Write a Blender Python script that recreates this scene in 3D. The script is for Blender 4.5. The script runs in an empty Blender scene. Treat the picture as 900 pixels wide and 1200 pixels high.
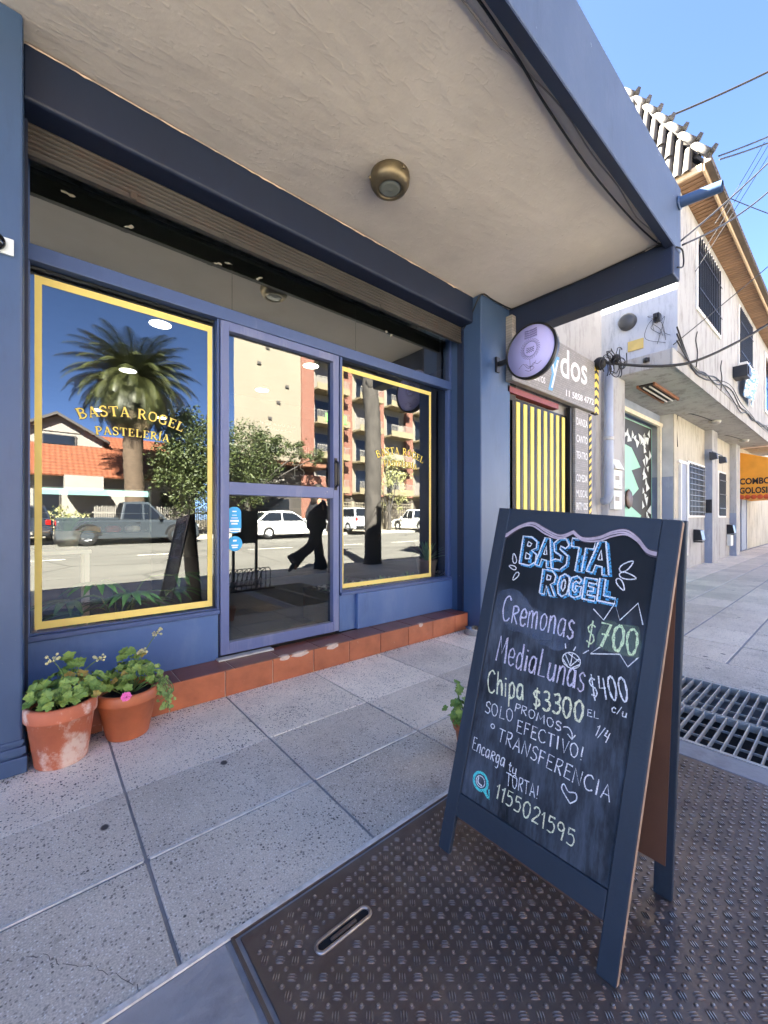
import bpy, bmesh, math, random
from mathutils import Vector, Matrix
random.seed(7)
PI = math.pi
SC = bpy.context.scene
COL = SC.collection

# ------------------------------------------------------------------ camera, sky, sun, exposure
cd = bpy.data.cameras.new('camera')
cam = bpy.data.objects.new('camera', cd)
COL.objects.link(cam)
SC.camera = cam
cd.sensor_fit = 'VERTICAL'
cd.sensor_height = 24.0
cd.lens = 24.0 * 476 / 1200
cd.shift_y = 7 / 1200
cd.clip_start = 0.02
cd.clip_end = 2000
cam.location = (0, 0, 1.15)
cam.rotation_euler = (PI / 2, 0, math.radians(49.6 - 90))

SUN = Vector((-0.5, 1.0, 0.92)).normalized()
world = bpy.data.worlds.new('World')
SC.world = world
world.use_nodes = True
wn = world.node_tree
sky = wn.nodes.new('ShaderNodeTexSky')
sky.sky_type = 'NISHITA'
sky.sun_disc = False
sky.sun_elevation = math.asin(SUN.z)
sky.sun_rotation = math.atan2(SUN.x, SUN.y)
sky.altitude = 20
sky.air_density = 0.26
sky.dust_density = 0.2
sky.ozone_density = 3.0
wn.links.new(sky.outputs[0], wn.nodes['Background'].inputs[0])
wn.nodes['Background'].inputs[1].default_value = 0.05
sd = bpy.data.lights.new('sun', 'SUN')
sd.energy = 5.0
sd.angle = math.radians(0.5)
sd.color = (1.0, 0.93, 0.79)
so = bpy.data.objects.new('sun', sd)
COL.objects.link(so)
so.rotation_euler = SUN.to_track_quat('Z', 'Y').to_euler()
so.location = (0, 0, 30)
SC.view_settings.view_transform = 'Standard'
SC.view_settings.look = 'None'
SC.view_settings.exposure = 4.9
SC.view_settings.gamma = 1
SC.render.engine = 'CYCLES'
SC.cycles.use_denoising = True
SC.cycles.max_bounces = 10
SC.cycles.transparent_max_bounces = 24
SC.cycles.caustics_reflective = False
SC.cycles.caustics_refractive = False
SC.cycles.sample_clamp_indirect = 6

# ------------------------------------------------------------------ materials
def s2l(c):
    return tuple(((v / 255) / 12.92) if v / 255 <= 0.04045 else (((v / 255) + 0.055) / 1.055) ** 2.4 for v in c)

class NT:
    def __init__(s, name):
        s.m = bpy.data.materials.new(name)
        s.m.use_nodes = True
        s.t = s.m.node_tree
        s.b = s.t.nodes['Principled BSDF']
        s.out = s.t.nodes['Material Output']
        s._o = None
    def n(s, kind, **kw):
        x = s.t.nodes.new('ShaderNode' + kind)
        for k, v in kw.items():
            setattr(x, k, v)
        return x
    def l(s, a, b):
        s.t.links.new(a, b)
    def coord(s, scale=(1, 1, 1)):
        if s._o is None:
            s._o = s.n('TexCoord').outputs['Object']
        if scale == (1, 1, 1):
            return s._o
        mp = s.n('Mapping')
        mp.inputs['Scale'].default_value = scale
        s.l(s._o, mp.inputs[0])
        return mp.outputs[0]
    def noise(s, scale, detail=4, stretch=(1, 1, 1), rough=0.55):
        x = s.n('TexNoise')
        x.inputs['Scale'].default_value = scale
        x.inputs['Detail'].default_value = detail
        x.inputs['Roughness'].default_value = rough
        s.l(s.coord(stretch), x.inputs['Vector'])
        return x.outputs['Fac']
    def ramp(s, src, stops):
        r = s.n('ValToRGB')
        e = r.color_ramp.elements
        while len(e) < len(stops):
            e.new(0.5)
        for q, (p, c) in zip(e, stops):
            q.position = p
            if not isinstance(c, tuple):
                c = (c, c, c)
            q.color = (*c[:3], 1)
        s.l(src, r.inputs[0])
        return r.outputs[0]
    def mix(s, fac, a, b, mode='MIX'):
        x = s.n('MixRGB', blend_type=mode)
        for i, v in ((0, fac), (1, a), (2, b)):
            if isinstance(v, (int, float)):
                x.inputs[i].default_value = v if i == 0 else (v, v, v, 1)
            elif isinstance(v, tuple):
                x.inputs[i].default_value = (*v[:3], 1)
            else:
                s.l(v, x.inputs[i])
        return x.outputs[0]
    def bump(s, src, strength=0.3, dist=0.01):
        b = s.n('Bump')
        b.inputs['Strength'].default_value = strength
        b.inputs['Distance'].default_value = dist
        s.l(src, b.inputs['Height'])
        prev = s.b.inputs['Normal']
        if prev.is_linked:
            s.l(prev.links[0].from_socket, b.inputs['Normal'])
        s.l(b.outputs[0], s.b.inputs['Normal'])
    def col(s, c):
        if isinstance(c, tuple):
            s.b.inputs['Base Color'].default_value = (*c[:3], 1)
        else:
            s.l(c, s.b.inputs['Base Color'])
    def set(s, rough=None, metal=None, spec=None):
        if rough is not None:
            if isinstance(rough, (int, float)):
                s.b.inputs['Roughness'].default_value = rough
            else:
                s.l(rough, s.b.inputs['Roughness'])
        if metal is not None:
            s.b.inputs['Metallic'].default_value = metal
        if spec is not None:
            s.b.inputs['Specular IOR Level'].default_value = spec

def sh(c, k):
    return tuple(min(1, max(0, v * k)) for v in c)

MATS = {}
def simple(name, rgb, rough=0.6, var=0.12, scale=6.0, bump=0.0, bscale=60, metal=0.0, spec=0.5, stretch=(1, 1, 1), island=0.0):
    if name in MATS:
        return MATS[name]
    c = s2l(rgb)
    t = NT(name)
    k = t.ramp(t.noise(scale, 5, stretch), [(0.3, sh(c, 1 - var)), (0.7, sh(c, 1 + var))])
    if island:
        g = t.n('NewGeometry').outputs['Random Per Island']
        k = t.mix(1.0, k, t.ramp(g, [(0, 1 - island), (1, 1.0)]), 'MULTIPLY')
    t.col(k)
    t.set(rough, metal, spec)
    if bump:
        t.bump(t.noise(bscale, 4), bump, 0.004)
    MATS[name] = t.m
    return t.m

def worn(name, rgb, dirt, rough=0.5, lo=0.56, hi=0.72, scale=5, stretch=(1, 1, 0.3), amt=0.7, bump=0.15, var=0.08, bscale=50):
    """a painted or plastered surface with patchy wear of its own"""
    t = NT(name)
    c, d = s2l(rgb), s2l(dirt)
    base = t.ramp(t.noise(2.2, 5), [(0.3, sh(c, 1 - var)), (0.7, sh(c, 1 + var))])
    fac = t.ramp(t.noise(scale, 9, stretch, 0.68), [(lo, 0.0), (hi, amt)])
    k = t.mix(fac, base, d)
    grime = t.ramp(t.noise(6, 9, (1, 1, 0.22), 0.75), [(0.56, 0.0), (0.72, 0.38)])
    k = t.mix(grime, k, sh(c, 0.5))
    chips = t.ramp(t.noise(17, 6, (1, 1, 0.8), 0.7), [(0.705, 0.0), (0.715, 0.75)])
    k = t.mix(chips, k, s2l((168, 170, 172)))
    t.bump(t.noise(3.5, 4, (1, 1, 0.6)), 0.12, 0.012)
    t.bump(t.noise(90, 3, (1, 1, 0.12)), 0.10, 0.002)
    t.col(k)
    t.set(rough)
    t.bump(t.noise(bscale, 5), bump, 0.004)
    return t.m

m_blue = worn('blue_paint', (56, 78, 110), (80, 99, 126), 0.42, 0.5, 0.75, 3, (1, 1, 0.25), 0.45, 0.12, 0.06, 35)
m_panel = worn('panel_blue_paint', (72, 100, 146), (102, 124, 158), 0.4, 0.5, 0.72, 4, (1, 1, 0.4), 0.5, 0.14, 0.07, 35)
m_bluedark = worn('navy_paint', (22, 34, 58), (42, 54, 76), 0.5, 0.58, 0.8, 3, (1, 1, 0.4), 0.35, 0.15, 0.08, 30)
m_fascia = worn('fascia_paint', (70, 86, 112), (92, 104, 126), 0.55, 0.5, 0.75, 4, (1, 1, 0.5), 0.5, 0.2, 0.06, 30)
m_frame = worn('window_frame_paint', (66, 86, 128), (112, 122, 148), 0.38, 0.6, 0.8, 9, (1, 1, 0.2), 0.5, 0.1, 0.06)

def mk_plaster(name, rgb, dark, bs=0.22):
    t = NT(name)
    c = s2l(rgb)
    base = t.ramp(t.noise(1.3, 8, (1, 1, 1), 0.65), [(0.28, sh(c, 0.86)), (0.55, c), (0.8, sh(c, 1.1))])
    spots = t.ramp(t.noise(26, 3), [(0.74, 0.0), (0.78, 0.5)])
    t.col(t.mix(spots, base, s2l(dark)))
    t.set(0.9, spec=0.2)
    t.bump(t.noise(5.5, 3, (1, 1.8, 1), 0.5), bs, 0.025)
    v = t.n('TexVoronoi', feature='DISTANCE_TO_EDGE')
    v.inputs['Scale'].default_value = 6
    t.l(t.coord((1, 0.6, 1)), v.inputs['Vector'])
    t.bump(t.ramp(t.noise(9, 2, (0.5, 1.6, 1)), [(0.475, 0.0), (0.5, 1.0), (0.525, 0.0)]), 0.12, 0.01)
    t.bump(t.noise(60, 4), 0.25, 0.004)
    return t.m
m_ceil = mk_plaster('canopy_plaster', (218, 207, 194), (146, 132, 118))

def mk_stained(name, rgb, grime, amt=0.8):
    t = NT(name)
    c = s2l(rgb)
    base = t.ramp(t.noise(1.1, 6), [(0.3, sh(c, 0.9)), (0.7, sh(c, 1.05))])
    streak = t.ramp(t.noise(3.4, 9, (1, 1, 0.12), 0.72), [(0.5, 0.0), (0.7, amt)])
    patch = t.ramp(t.noise(0.9, 8, (1, 1, 1), 0.7), [(0.48, 0.0), (0.68, 0.75)])
    f = t.mix(1.0, streak, patch, 'MULTIPLY')
    k = t.mix(f, base, s2l(grime))
    fine = t.ramp(t.noise(5, 9, (1, 1, 0.22), 0.78), [(0.5, 0.0), (0.64, 0.55)])
    k = t.mix(fine, k, s2l(grime))
    peel = t.ramp(t.noise(2.2, 9, (1, 1, 1), 0.72), [(0.665, 0.0), (0.675, 0.7)])
    t.col(t.mix(peel, k, s2l((150, 142, 130))))
    t.bump(peel, 0.3, 0.004)
    t.set(0.85, spec=0.2)
    t.bump(t.noise(24, 6), 0.35, 0.006)
    return t.m
m_white = mk_stained('stained_white_plaster', (174, 173, 171), (84, 80, 75))
m_bluewhite = mk_stained('pale_blue_plaster', (190, 191, 194), (118, 122, 130), 0.6)
m_cream = mk_stained('cream_plaster', (190, 184, 168), (112, 102, 84), 0.85)
m_slab = mk_stained('slab_plaster', (172, 169, 163), (92, 88, 82), 1.0)
m_dado = worn('bluegrey_dado', (140, 148, 164), (190, 194, 200), 0.7, 0.55, 0.75, 4, (1, 1, 0.5), 0.5)

def mk_terrazzo(name, rgb, dark=0.85, wear=0.45):
    t = NT(name)
    g = t.n('NewGeometry').outputs['Random Per Island']
    tone = t.ramp(g, [(0, 0.78), (1, 1.08)])
    blot = t.ramp(t.noise(2.0, 7, (1, 1, 1), 0.68), [(0.3, 0.78), (0.7, 1.08)])
    base = t.mix(1.0, tone, blot, 'MULTIPLY')
    base = t.mix(1.0, base, s2l(rgb), 'MULTIPLY')
    fine = t.ramp(t.noise(210, 2), [(0.35, 0.78), (0.65, 1.14)])
    base = t.mix(1.0, base, fine, 'MULTIPLY')
    def dots(scale, r0, r1, keep, off):
        v = t.n('TexVoronoi')
        v.inputs['Scale'].default_value = scale
        t.l(t.coord((1 + off, 1 - off, 1)), v.inputs['Vector'])
        d = t.ramp(v.outputs['Distance'], [(r0, 1.0), (r1, 0.0)])
        sp = t.n('SeparateColor')
        t.l(v.outputs['Color'], sp.inputs[0])
        return t.mix(1.0, d, t.ramp(sp.outputs[0], [(keep - 0.01, 0.0), (keep, 1.0)]), 'MULTIPLY')
    dens = t.ramp(t.noise(3.5, 5), [(0.35, dark * 0.35), (0.62, dark)])
    base = t.mix(dots(150, 0.30, 0.44, 0.72, 0.02), base, s2l((226, 222, 214)))
    base = t.mix(t.mix(1.0, dots(105, 0.28, 0.42, 0.62, 0.0), dens, 'MULTIPLY'), base, s2l((84, 80, 78)))
    base = t.mix(t.mix(1.0, dots(62, 0.22, 0.36, 0.84, 0.05), dens, 'MULTIPLY'), base, s2l((62, 58, 58)))
    stain = t.ramp(t.noise(1.4, 9, (1, 1, 1), 0.75), [(0.55, 0.0), (0.72, wear)])
    base = t.mix(stain, base, s2l((116, 108, 100)))
    base = t.mix(dots(3.6, 0.05, 0.075, 0.45, 0.11), base, s2l((70, 68, 68)))
    base = t.mix(t.ramp(t.noise(5.5, 8, (1, 1, 1), 0.7), [(0.62, 0.0), (0.7, 0.5)]), base, s2l((98, 90, 84)))
    t.col(base)
    t.set(0.62, spec=0.4)
    t.bump(t.noise(130, 2), 0.15, 0.003)
    t.bump(t.noise(14, 4), 0.15, 0.006)
    return t.m
m_terr = mk_terrazzo('speckled_terrazzo', (226, 216, 200))
m_terrlight = mk_terrazzo('brightened_speckled_terrazzo', (250, 240, 222), 1.0, 0.3)  # cleaner, paler strip by the step, with extra brightness painted into its colour
m_joint = simple('joint_mortar', (150, 150, 152), 0.9, 0.25, 12, 0.4, 90)
def mk_cement():
    t = NT('patched_cement')
    c = s2l((150, 150, 152))
    k = t.ramp(t.noise(5, 9, (1, 1, 1), 0.7), [(0.25, sh(c, 0.6)), (0.5, c), (0.75, sh(c, 1.15))])
    t.col(k); t.set(0.8)
    t.bump(t.noise(18, 7), 0.5, 0.01)
    return t.m
m_cement = mk_cement()

def mk_tile():
    t = NT('terracotta_step_tile')
    c = s2l((164, 96, 64))
    g = t.n('NewGeometry').outputs['Random Per Island']
    k = t.ramp(t.noise(9, 6, (1, 1, 1), 0.6), [(0.25, sh(c, 0.72)), (0.5, c), (0.78, sh(c, 1.22))])
    k = t.mix(1.0, k, t.ramp(g, [(0, 0.82), (1, 1.08)]), 'MULTIPLY')
    scuff = t.ramp(t.noise(14, 8, (1, 1, 2), 0.7), [(0.64, 0.0), (0.72, 0.55)])
    t.col(t.mix(scuff, k, s2l((206, 168, 146))))
    t.set(0.38)
    t.bump(t.noise(30, 4), 0.1, 0.003)
    return t.m
m_tile = mk_tile()
m_tiletop = simple('dark_step_tile', (122, 66, 48), 0.28, 0.2, 7, 0.1, 40, island=0.15)
m_grout = simple('pale_grout', (196, 176, 158), 0.9, 0.2, 30)
m_chip = simple('broken_plaster', (190, 172, 156), 0.95, 0.15, 40, 0.6, 60)

def mk_plate():
    t = NT('worn_chequer_plate')
    k = t.ramp(t.noise(3.2, 9, (1, 1, 1), 0.7), [(0.25, s2l((84, 70, 62))), (0.5, s2l((108, 94, 86))), (0.75, s2l((136, 120, 108)))])
    rust = t.ramp(t.noise(6, 9, (1, 1, 1), 0.75), [(0.54, 0.0), (0.7, 0.5)])
    k = t.mix(rust, k, s2l((92, 62, 50)))
    dust = t.ramp(t.noise(2.2, 8, (1, 1, 1), 0.7), [(0.5, 0.0), (0.72, 0.3)])
    t.col(t.mix(dust, k, s2l((138, 128, 116))))
    t.set(t.ramp(t.noise(8, 6), [(0.3, 0.34), (0.7, 0.58)]), 0.42, 0.5)
    t.bump(t.noise(45, 6), 0.3, 0.002)
    return t.m
m_plate = mk_plate()
m_studtop = simple('worn_stud_steel', (168, 158, 152), 0.3, 0.3, 30, 0.1, 60, 0.8)
m_steel = simple('galvanised_steel', (190, 188, 182), 0.5, 0.2, 12, 0.2, 80, 0.25)
m_pit = simple('dark_pit', (26, 26, 28), 0.9)
m_rust = worn('rusty_shutter_slat', (54, 51, 47), (66, 44, 32), 0.6, 0.52, 0.66, 3, (1, 1, 1), 0.7, 0.4, 0.3, 40)
m_black = simple('black_metal', (20, 20, 22), 0.4, 0.1)
m_rubber = simple('black_rubber', (18, 18, 19), 0.75, 0.1)
m_cable = simple('black_cable', (24, 24, 26), 0.6, 0.1)
m_greycable = simple('grey_cable', (150, 142, 134), 0.6, 0.1)
m_yellow = simple('yellow_vinyl', (232, 210, 116), 0.5, 0.04)
m_gold = simple('gold_vinyl', (240, 214, 96), 0.5, 0.04)
m_goldedge = simple('dark_vinyl_edge', (44, 36, 20), 0.5, 0.04)
m_bronze = simple('aged_bronze', (120, 108, 86), 0.4, 0.25, 10, 0.1, 40, 0.75)
def mk_frost(name, rgb):
    return simple(name, rgb, 0.2, 0.12, 12)
m_frost = mk_frost('ribbed_lamp_glass', (120, 124, 116))

def mk_glass(name, refl=0.5, tint=(0.86, 0.92, 0.89), rtint=(0.93, 0.97, 1.0)):
    t = NT(name)
    t.t.nodes.remove(t.b)
    tr = t.n('BsdfTransparent'); tr.inputs[0].default_value = (*tint, 1)
    gl = t.n('BsdfGlossy'); gl.inputs[0].default_value = (*rtint, 1); gl.inputs['Roughness'].default_value = 0.0
    bp = t.n('Bump'); bp.inputs['Strength'].default_value = 0.02; bp.inputs['Distance'].default_value = 0.02
    t.l(t.noise(1.6, 1), bp.inputs['Height'])
    t.l(bp.outputs[0], gl.inputs['Normal'])
    fr = t.n('Fresnel'); fr.inputs[0].default_value = 1.5
    mp = t.n('MapRange')
    mp.inputs['From Min'].default_value = 0.04; mp.inputs['From Max'].default_value = 0.6
    mp.inputs['To Min'].default_value = refl; mp.inputs['To Max'].default_value = 1.0
    t.l(fr.outputs[0], mp.inputs['Value'])
    mx = t.n('MixShader')
    t.l(mp.outputs[0], mx.inputs[0]); t.l(tr.outputs[0], mx.inputs[1]); t.l(gl.outputs[0], mx.inputs[2])
    t.l(mx.outputs[0], t.out.inputs[0])
    return t.m
m_glass = mk_glass('tinted_shop_glass', 0.14)
m_glasshi = mk_glass('mirrored_transom_glass', 0.36)
def mk_clear():
    t = NT('clear_glass_back')
    t.t.nodes.remove(t.b)
    tr = t.n('BsdfTransparent')
    t.l(tr.outputs[0], t.out.inputs[0])
    return t.m
m_clear = mk_clear()
m_darkglass = simple('dark_window_glass', (26, 30, 36), 0.06, 0.1, 2, spec=0.8)

def emit(name, rgb, strength):
    t = NT(name)
    t.b.inputs['Base Color'].default_value = (0.8, 0.8, 0.8, 1)
    t.b.inputs['Emission Color'].default_value = (*s2l(rgb), 1)
    t.b.inputs['Emission Strength'].default_value = strength
    return t.m

def mk_chalkboard():
    t = NT('smeared_chalkboard')
    c = s2l((18, 22, 27))
    sm = t.ramp(t.noise(5.5, 8, (1, 1.6, 0.7), 0.62), [(0.36, 0.0), (0.72, 0.75)])
    sm2 = t.ramp(t.noise(15, 6, (1, 3.5, 0.6), 0.7), [(0.42, 0.0), (0.75, 0.55)])
    z = t.n('SeparateXYZ'); t.l(t.coord(), z.inputs[0])
    hi = t.ramp(z.outputs[2], [(0.80, 1.0), (0.92, 0.04)])     # the wiped lower part, clean black under the title
    f = t.mix(1.0, t.mix(1.0, sm, sm2, 'ADD'), hi, 'MULTIPLY')
    t.col(t.mix(f, c, s2l((84, 92, 104))))
    t.set(0.6, spec=0.3)
    t.bump(t.noise(120, 3), 0.08, 0.002)
    return t.m
m_board = mk_chalkboard()
m_bframe = worn('board_frame_paint', (38, 48, 60), (66, 76, 90), 0.5, 0.62, 0.8, 10, (1, 1, 0.15), 0.4, 0.3, 0.14, 70)
m_bedge = simple('bare_board_edge', (150, 128, 110), 0.8, 0.25, 20)
m_hard = simple('brown_hardboard', (96, 65, 49), 0.55, 0.2, 4, 0.15, 60)

def mk_chalk(name, rgb, lo=0.32, hi=0.52, a=1.0, sc=420):
    t = NT(name)
    c = s2l(rgb)
    t.col(c); t.set(0.95, spec=0.05)
    tr = t.n('BsdfTransparent')
    mx = t.n('MixShader')
    t.l(t.ramp(t.noise(sc, 2), [(lo, 0.15), (hi, a)]), mx.inputs[0])
    t.l(tr.outputs[0], mx.inputs[1]); t.l(t.b.outputs[0], mx.inputs[2])
    t.l(mx.outputs[0], t.out.inputs[0])
    return t.m
k_white = mk_chalk('white_chalk', (236, 236, 236))
k_lilac = mk_chalk('lilac_chalk', (214, 206, 220))
k_blue = mk_chalk('blue_chalk', (96, 178, 226), 0.30, 0.58, 0.8, 160)
k_green = mk_chalk('green_chalk', (212, 228, 186))
k_yellow = mk_chalk('yellow_chalk', (236, 236, 200))
k_teal = mk_chalk('teal_chalk', (96, 214, 210))
k_smear = mk_chalk('chalk_smear', (108, 120, 140), 0.35, 0.75, 0.6, 26)
k_gsmear = mk_chalk('green_chalk_smear', (160, 184, 150), 0.40, 0.75, 0.28, 40)

def mk_terracotta():
    t = NT('terracotta_pot')
    c = s2l((190, 106, 72))
    k = t.ramp(t.noise(7, 7), [(0.28, sh(c, 0.75)), (0.7, sh(c, 1.15))])
    lime = t.ramp(t.noise(5.5, 8, (1, 1, 0.8), 0.7), [(0.49, 0.0), (0.6, 0.8)])
    t.col(t.mix(lime, k, s2l((226, 208, 190))))
    t.set(0.62)
    t.bump(t.noise(50, 4), 0.15, 0.003)
    return t.m
m_potlime = mk_terracotta()
m_pot = simple('orange_terracotta', (176, 98, 60), 0.5, 0.16, 8, 0.1, 60)
m_soil = simple('potting_soil', (44, 34, 28), 0.95, 0.4, 60, 0.8, 120)

def leafmat(name, a, b, rough=0.5, old=None):
    t = NT(name)
    g = t.n('NewGeometry').outputs['Random Per Island']
    k = t.ramp(g, [(0, s2l(a)), (0.93, s2l(b)), (0.95, s2l(old or b)), (1, s2l(old or b))])
    t.col(t.mix(0.35, k, t.ramp(t.noise(30, 3), [(0.3, sh(s2l(a), 0.8)), (0.7, sh(s2l(b), 1.1))])))
    t.set(rough)
    t.b.inputs['Transmission Weight'].default_value = 0.0
    return t.m
m_ger = leafmat('geranium_leaf', (72, 106, 40), (142, 166, 78), 0.6, (176, 140, 74))
m_trailing = leafmat('trailing_leaf', (92, 124, 62), (156, 178, 96), 0.6)
m_pink = simple('pink_petal', (232, 112, 176), 0.6, 0.1)
m_bud = simple('pale_bud', (196, 190, 140), 0.7, 0.2)
m_stem = simple('green_stem', (96, 120, 62), 0.6, 0.15)
m_philo = leafmat('house_plant_leaf', (70, 124, 70), (116, 168, 100), 0.4)
m_treeleaf = leafmat('tree_leaf', (34, 48, 24), (78, 88, 42), 0.6)
m_paleleaf = leafmat('pale_tree_leaf', (124, 128, 82), (176, 174, 122), 0.7)
m_palm = leafmat('palm_leaflet', (34, 44, 22), (80, 82, 42), 0.5)
m_palmdry = leafmat('dry_palm_leaflet', (62, 52, 34), (104, 88, 58), 0.7)
m_bark = simple('grey_bark', (70, 66, 62), 0.9, 0.3, 8, 0.8, 22, stretch=(1, 1, 0.4))
m_palmbark = simple('palm_bark', (84, 70, 56), 0.9, 0.3, 5, 0.9, 18, stretch=(1, 1, 3))

# ------------------------------------------------------------------ mesh helpers
class MB:
    def __init__(s):
        s.v = []; s.f = []; s.mi = []; s.sm = []
    def add(s, vs, fs, mi=0, smooth=False):
        o = len(s.v)
        s.v += [tuple(p) for p in vs]
        for f in fs:
            s.f.append(tuple(i + o for i in f)); s.mi.append(mi); s.sm.append(smooth)
        return s
    def box(s, x0, x1, y0, y1, z0, z1, mi=0):
        vs = [(x0, y0, z0), (x1, y0, z0), (x1, y1, z0), (x0, y1, z0), (x0, y0, z1), (x1, y0, z1), (x1, y1, z1), (x0, y1, z1)]
        return s.add(vs, [(0, 3, 2, 1), (4, 5, 6, 7), (0, 1, 5, 4), (1, 2, 6, 5), (2, 3, 7, 6), (3, 0, 4, 7)], mi)
    def hexa(s, b, t, mi=0):
        """bottom quad b and top quad t, both counter-clockwise from above"""
        return s.add(list(b) + list(t), [(3, 2, 1, 0), (4, 5, 6, 7), (0, 1, 5, 4), (1, 2, 6, 5), (2, 3, 7, 6), (3, 0, 4, 7)], mi)
    def bar(s, a, b, w, h, mi=0, up=(0, 0, 1)):
        a, b = Vector(a), Vector(b)
        d = (b - a).normalized()
        u = Vector(up)
        if abs(d.dot(u)) > 0.97:
            u = Vector((1, 0, 0))
        x = d.cross(u).normalized() * (w / 2)
        y = x.cross(d).normalized() * (h / 2)
        q = [-x - y, x - y, x + y, -x + y]
        vs = [a + k for k in q] + [b + k for k in q]
        return s.add(vs, [(3, 2, 1, 0), (4, 5, 6, 7), (0, 1, 5, 4), (1, 2, 6, 5), (2, 3, 7, 6), (3, 0, 4, 7)], mi)
    def prism(s, pts, depth, mi=0):
        """pts: planar loop of 3D points; depth: vector of the extrusion"""
        n = len(pts)
        d = Vector(depth)
        a = [Vector(p) for p in pts]
        fs = [tuple(range(n - 1, -1, -1)), tuple(range(n, 2 * n))] + [(i, (i + 1) % n, n + (i + 1) % n, n + i) for i in range(n)]
        return s.add(a + [p + d for p in a], fs, mi)
    def tube(s, pts, r, n=8, mi=0, cap=True):
        pts = [Vector(p) for p in pts]
        m = len(pts)
        rr = r if isinstance(r, (list, tuple)) else [r] * m
        vs = []
        ref = None
        for i, p in enumerate(pts):
            d = (pts[min(i + 1, m - 1)] - pts[max(i - 1, 0)]).normalized()
            if ref is None:
                ref = Vector((0, 0, 1)) if abs(d.z) < 0.9 else Vector((1, 0, 0))
            x = d.cross(ref).normalized()
            y = x.cross(d).normalized()
            ref = y
            for k in range(n):
                a = 2 * PI * k / n
                vs.append(p + (x * math.cos(a) + y * math.sin(a)) * rr[i])
        fs = []
        for i in range(m - 1):
            for k in range(n):
                k2 = (k + 1) % n
                fs.append((i * n + k, i * n + k2, (i + 1) * n + k2, (i + 1) * n + k))
        s.add(vs, fs, mi, True)
        if cap:
            s.add(vs[:n], [tuple(range(n - 1, -1, -1))], mi)
            s.add(vs[-n:], [tuple(range(n))], mi)
        return s
    def lathe(s, prof, c=(0, 0, 0), n=24, mi=0, axis='z', cap=False):
        vs = []
        for r, z in prof:
            for k in range(n):
                a = 2 * PI * k / n
                p = (r * math.cos(a), r * math.sin(a), z)
                if axis == 'y':
                    p = (p[0], p[2], p[1])
                elif axis == 'x':
                    p = (p[2], p[0], p[1])
                vs.append((p[0] + c[0], p[1] + c[1], p[2] + c[2]))
        fs = []
        for i in range(len(prof) - 1):
            for k in range(n):
                k2 = (k + 1) % n
                fs.append((i * n + k, i * n + k2, (i + 1) * n + k2, (i + 1) * n + k))
        s.add(vs, fs, mi, True)
        if cap:
            s.add(vs[:n], [tuple(range(n - 1, -1, -1))], mi)
            s.add(vs[-n:], [tuple(range(n))], mi)
        return s
    def ball(s, c, r, n=10, mi=0, sq=(1, 1, 1)):
        vs = []; fs = []
        m = max(4, n // 2 + 1)
        for i in range(m + 1):
            th = PI * i / m
            for k in range(n):
                a = 2 * PI * k / n
                vs.append((c[0] + r * sq[0] * math.sin(th) * math.cos(a), c[1] + r * sq[1] * math.sin(th) * math.sin(a), c[2] + r * sq[2] * math.cos(th)))
        for i in range(m):
            for k in range(n):
                k2 = (k + 1) % n
                fs.append((i * n + k, (i + 1) * n + k, (i + 1) * n + k2, i * n + k2))
        return s.add(vs, fs, mi, True)
    def build(s, name, mats, parent=None, bevel=0.0, seg=2, loc=None, fix=True):
        if not isinstance(mats, (list, tuple)):
            mats = [mats]
        off = Vector(loc) if loc is not None else (ORG.get(parent.name, Vector()) if parent else Vector())
        me = bpy.data.meshes.new(name)
        me.from_pydata([tuple(Vector(p) - off) for p in s.v], [], s.f)
        for m in mats:
            me.materials.append(m)
        me.polygons.foreach_set('material_index', s.mi)
        me.polygons.foreach_set('use_smooth', s.sm)
        me.update()
        if fix:
            b = bmesh.new(); b.from_mesh(me)
            bmesh.ops.remove_doubles(b, verts=b.verts, dist=1e-6)
            bmesh.ops.recalc_face_normals(b, faces=b.faces)
            b.to_mesh(me); b.free()
        o = bpy.data.objects.new(name, me)
        COL.objects.link(o)
        if parent:
            o.parent = parent
            ORG[o.name] = ORG.get(parent.name, Vector())
        else:
            o.location = off
            ORG[o.name] = off
        if bevel:
            md = o.modifiers.new('bevel', 'BEVEL')
            md.width = bevel; md.segments = seg; md.limit_method = 'ANGLE'; md.angle_limit = 0.6
        return o
ORG = {}

def thing(name, label, cat, loc=(0, 0, 0), group=None):
    o = bpy.data.objects.new(name, None)
    COL.objects.link(o)
    o.location = loc
    o.empty_display_size = 0.1
    o['label'] = label; o['category'] = cat
    if group:
        o['group'] = group
    ORG[o.name] = Vector(loc)
    return o
def tag(o, label, cat, group=None):
    o['label'] = label; o['category'] = cat
    if group:
        o['group'] = group
    return o
def struct(o):
    o['kind'] = 'structure'
    return o
def stuff(o, label=None, cat=None):
    o['kind'] = 'stuff'
    if label:
        o['label'] = label
    if cat:
        o['category'] = cat
    return o
def dup_tree(o, parent=None):
    c = o.copy(); COL.objects.link(c)
    c.parent = parent
    ORG[c.name] = ORG.get(o.name, Vector())
    for ch in list(o.children):
        dup_tree(ch, c)
    return c

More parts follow.
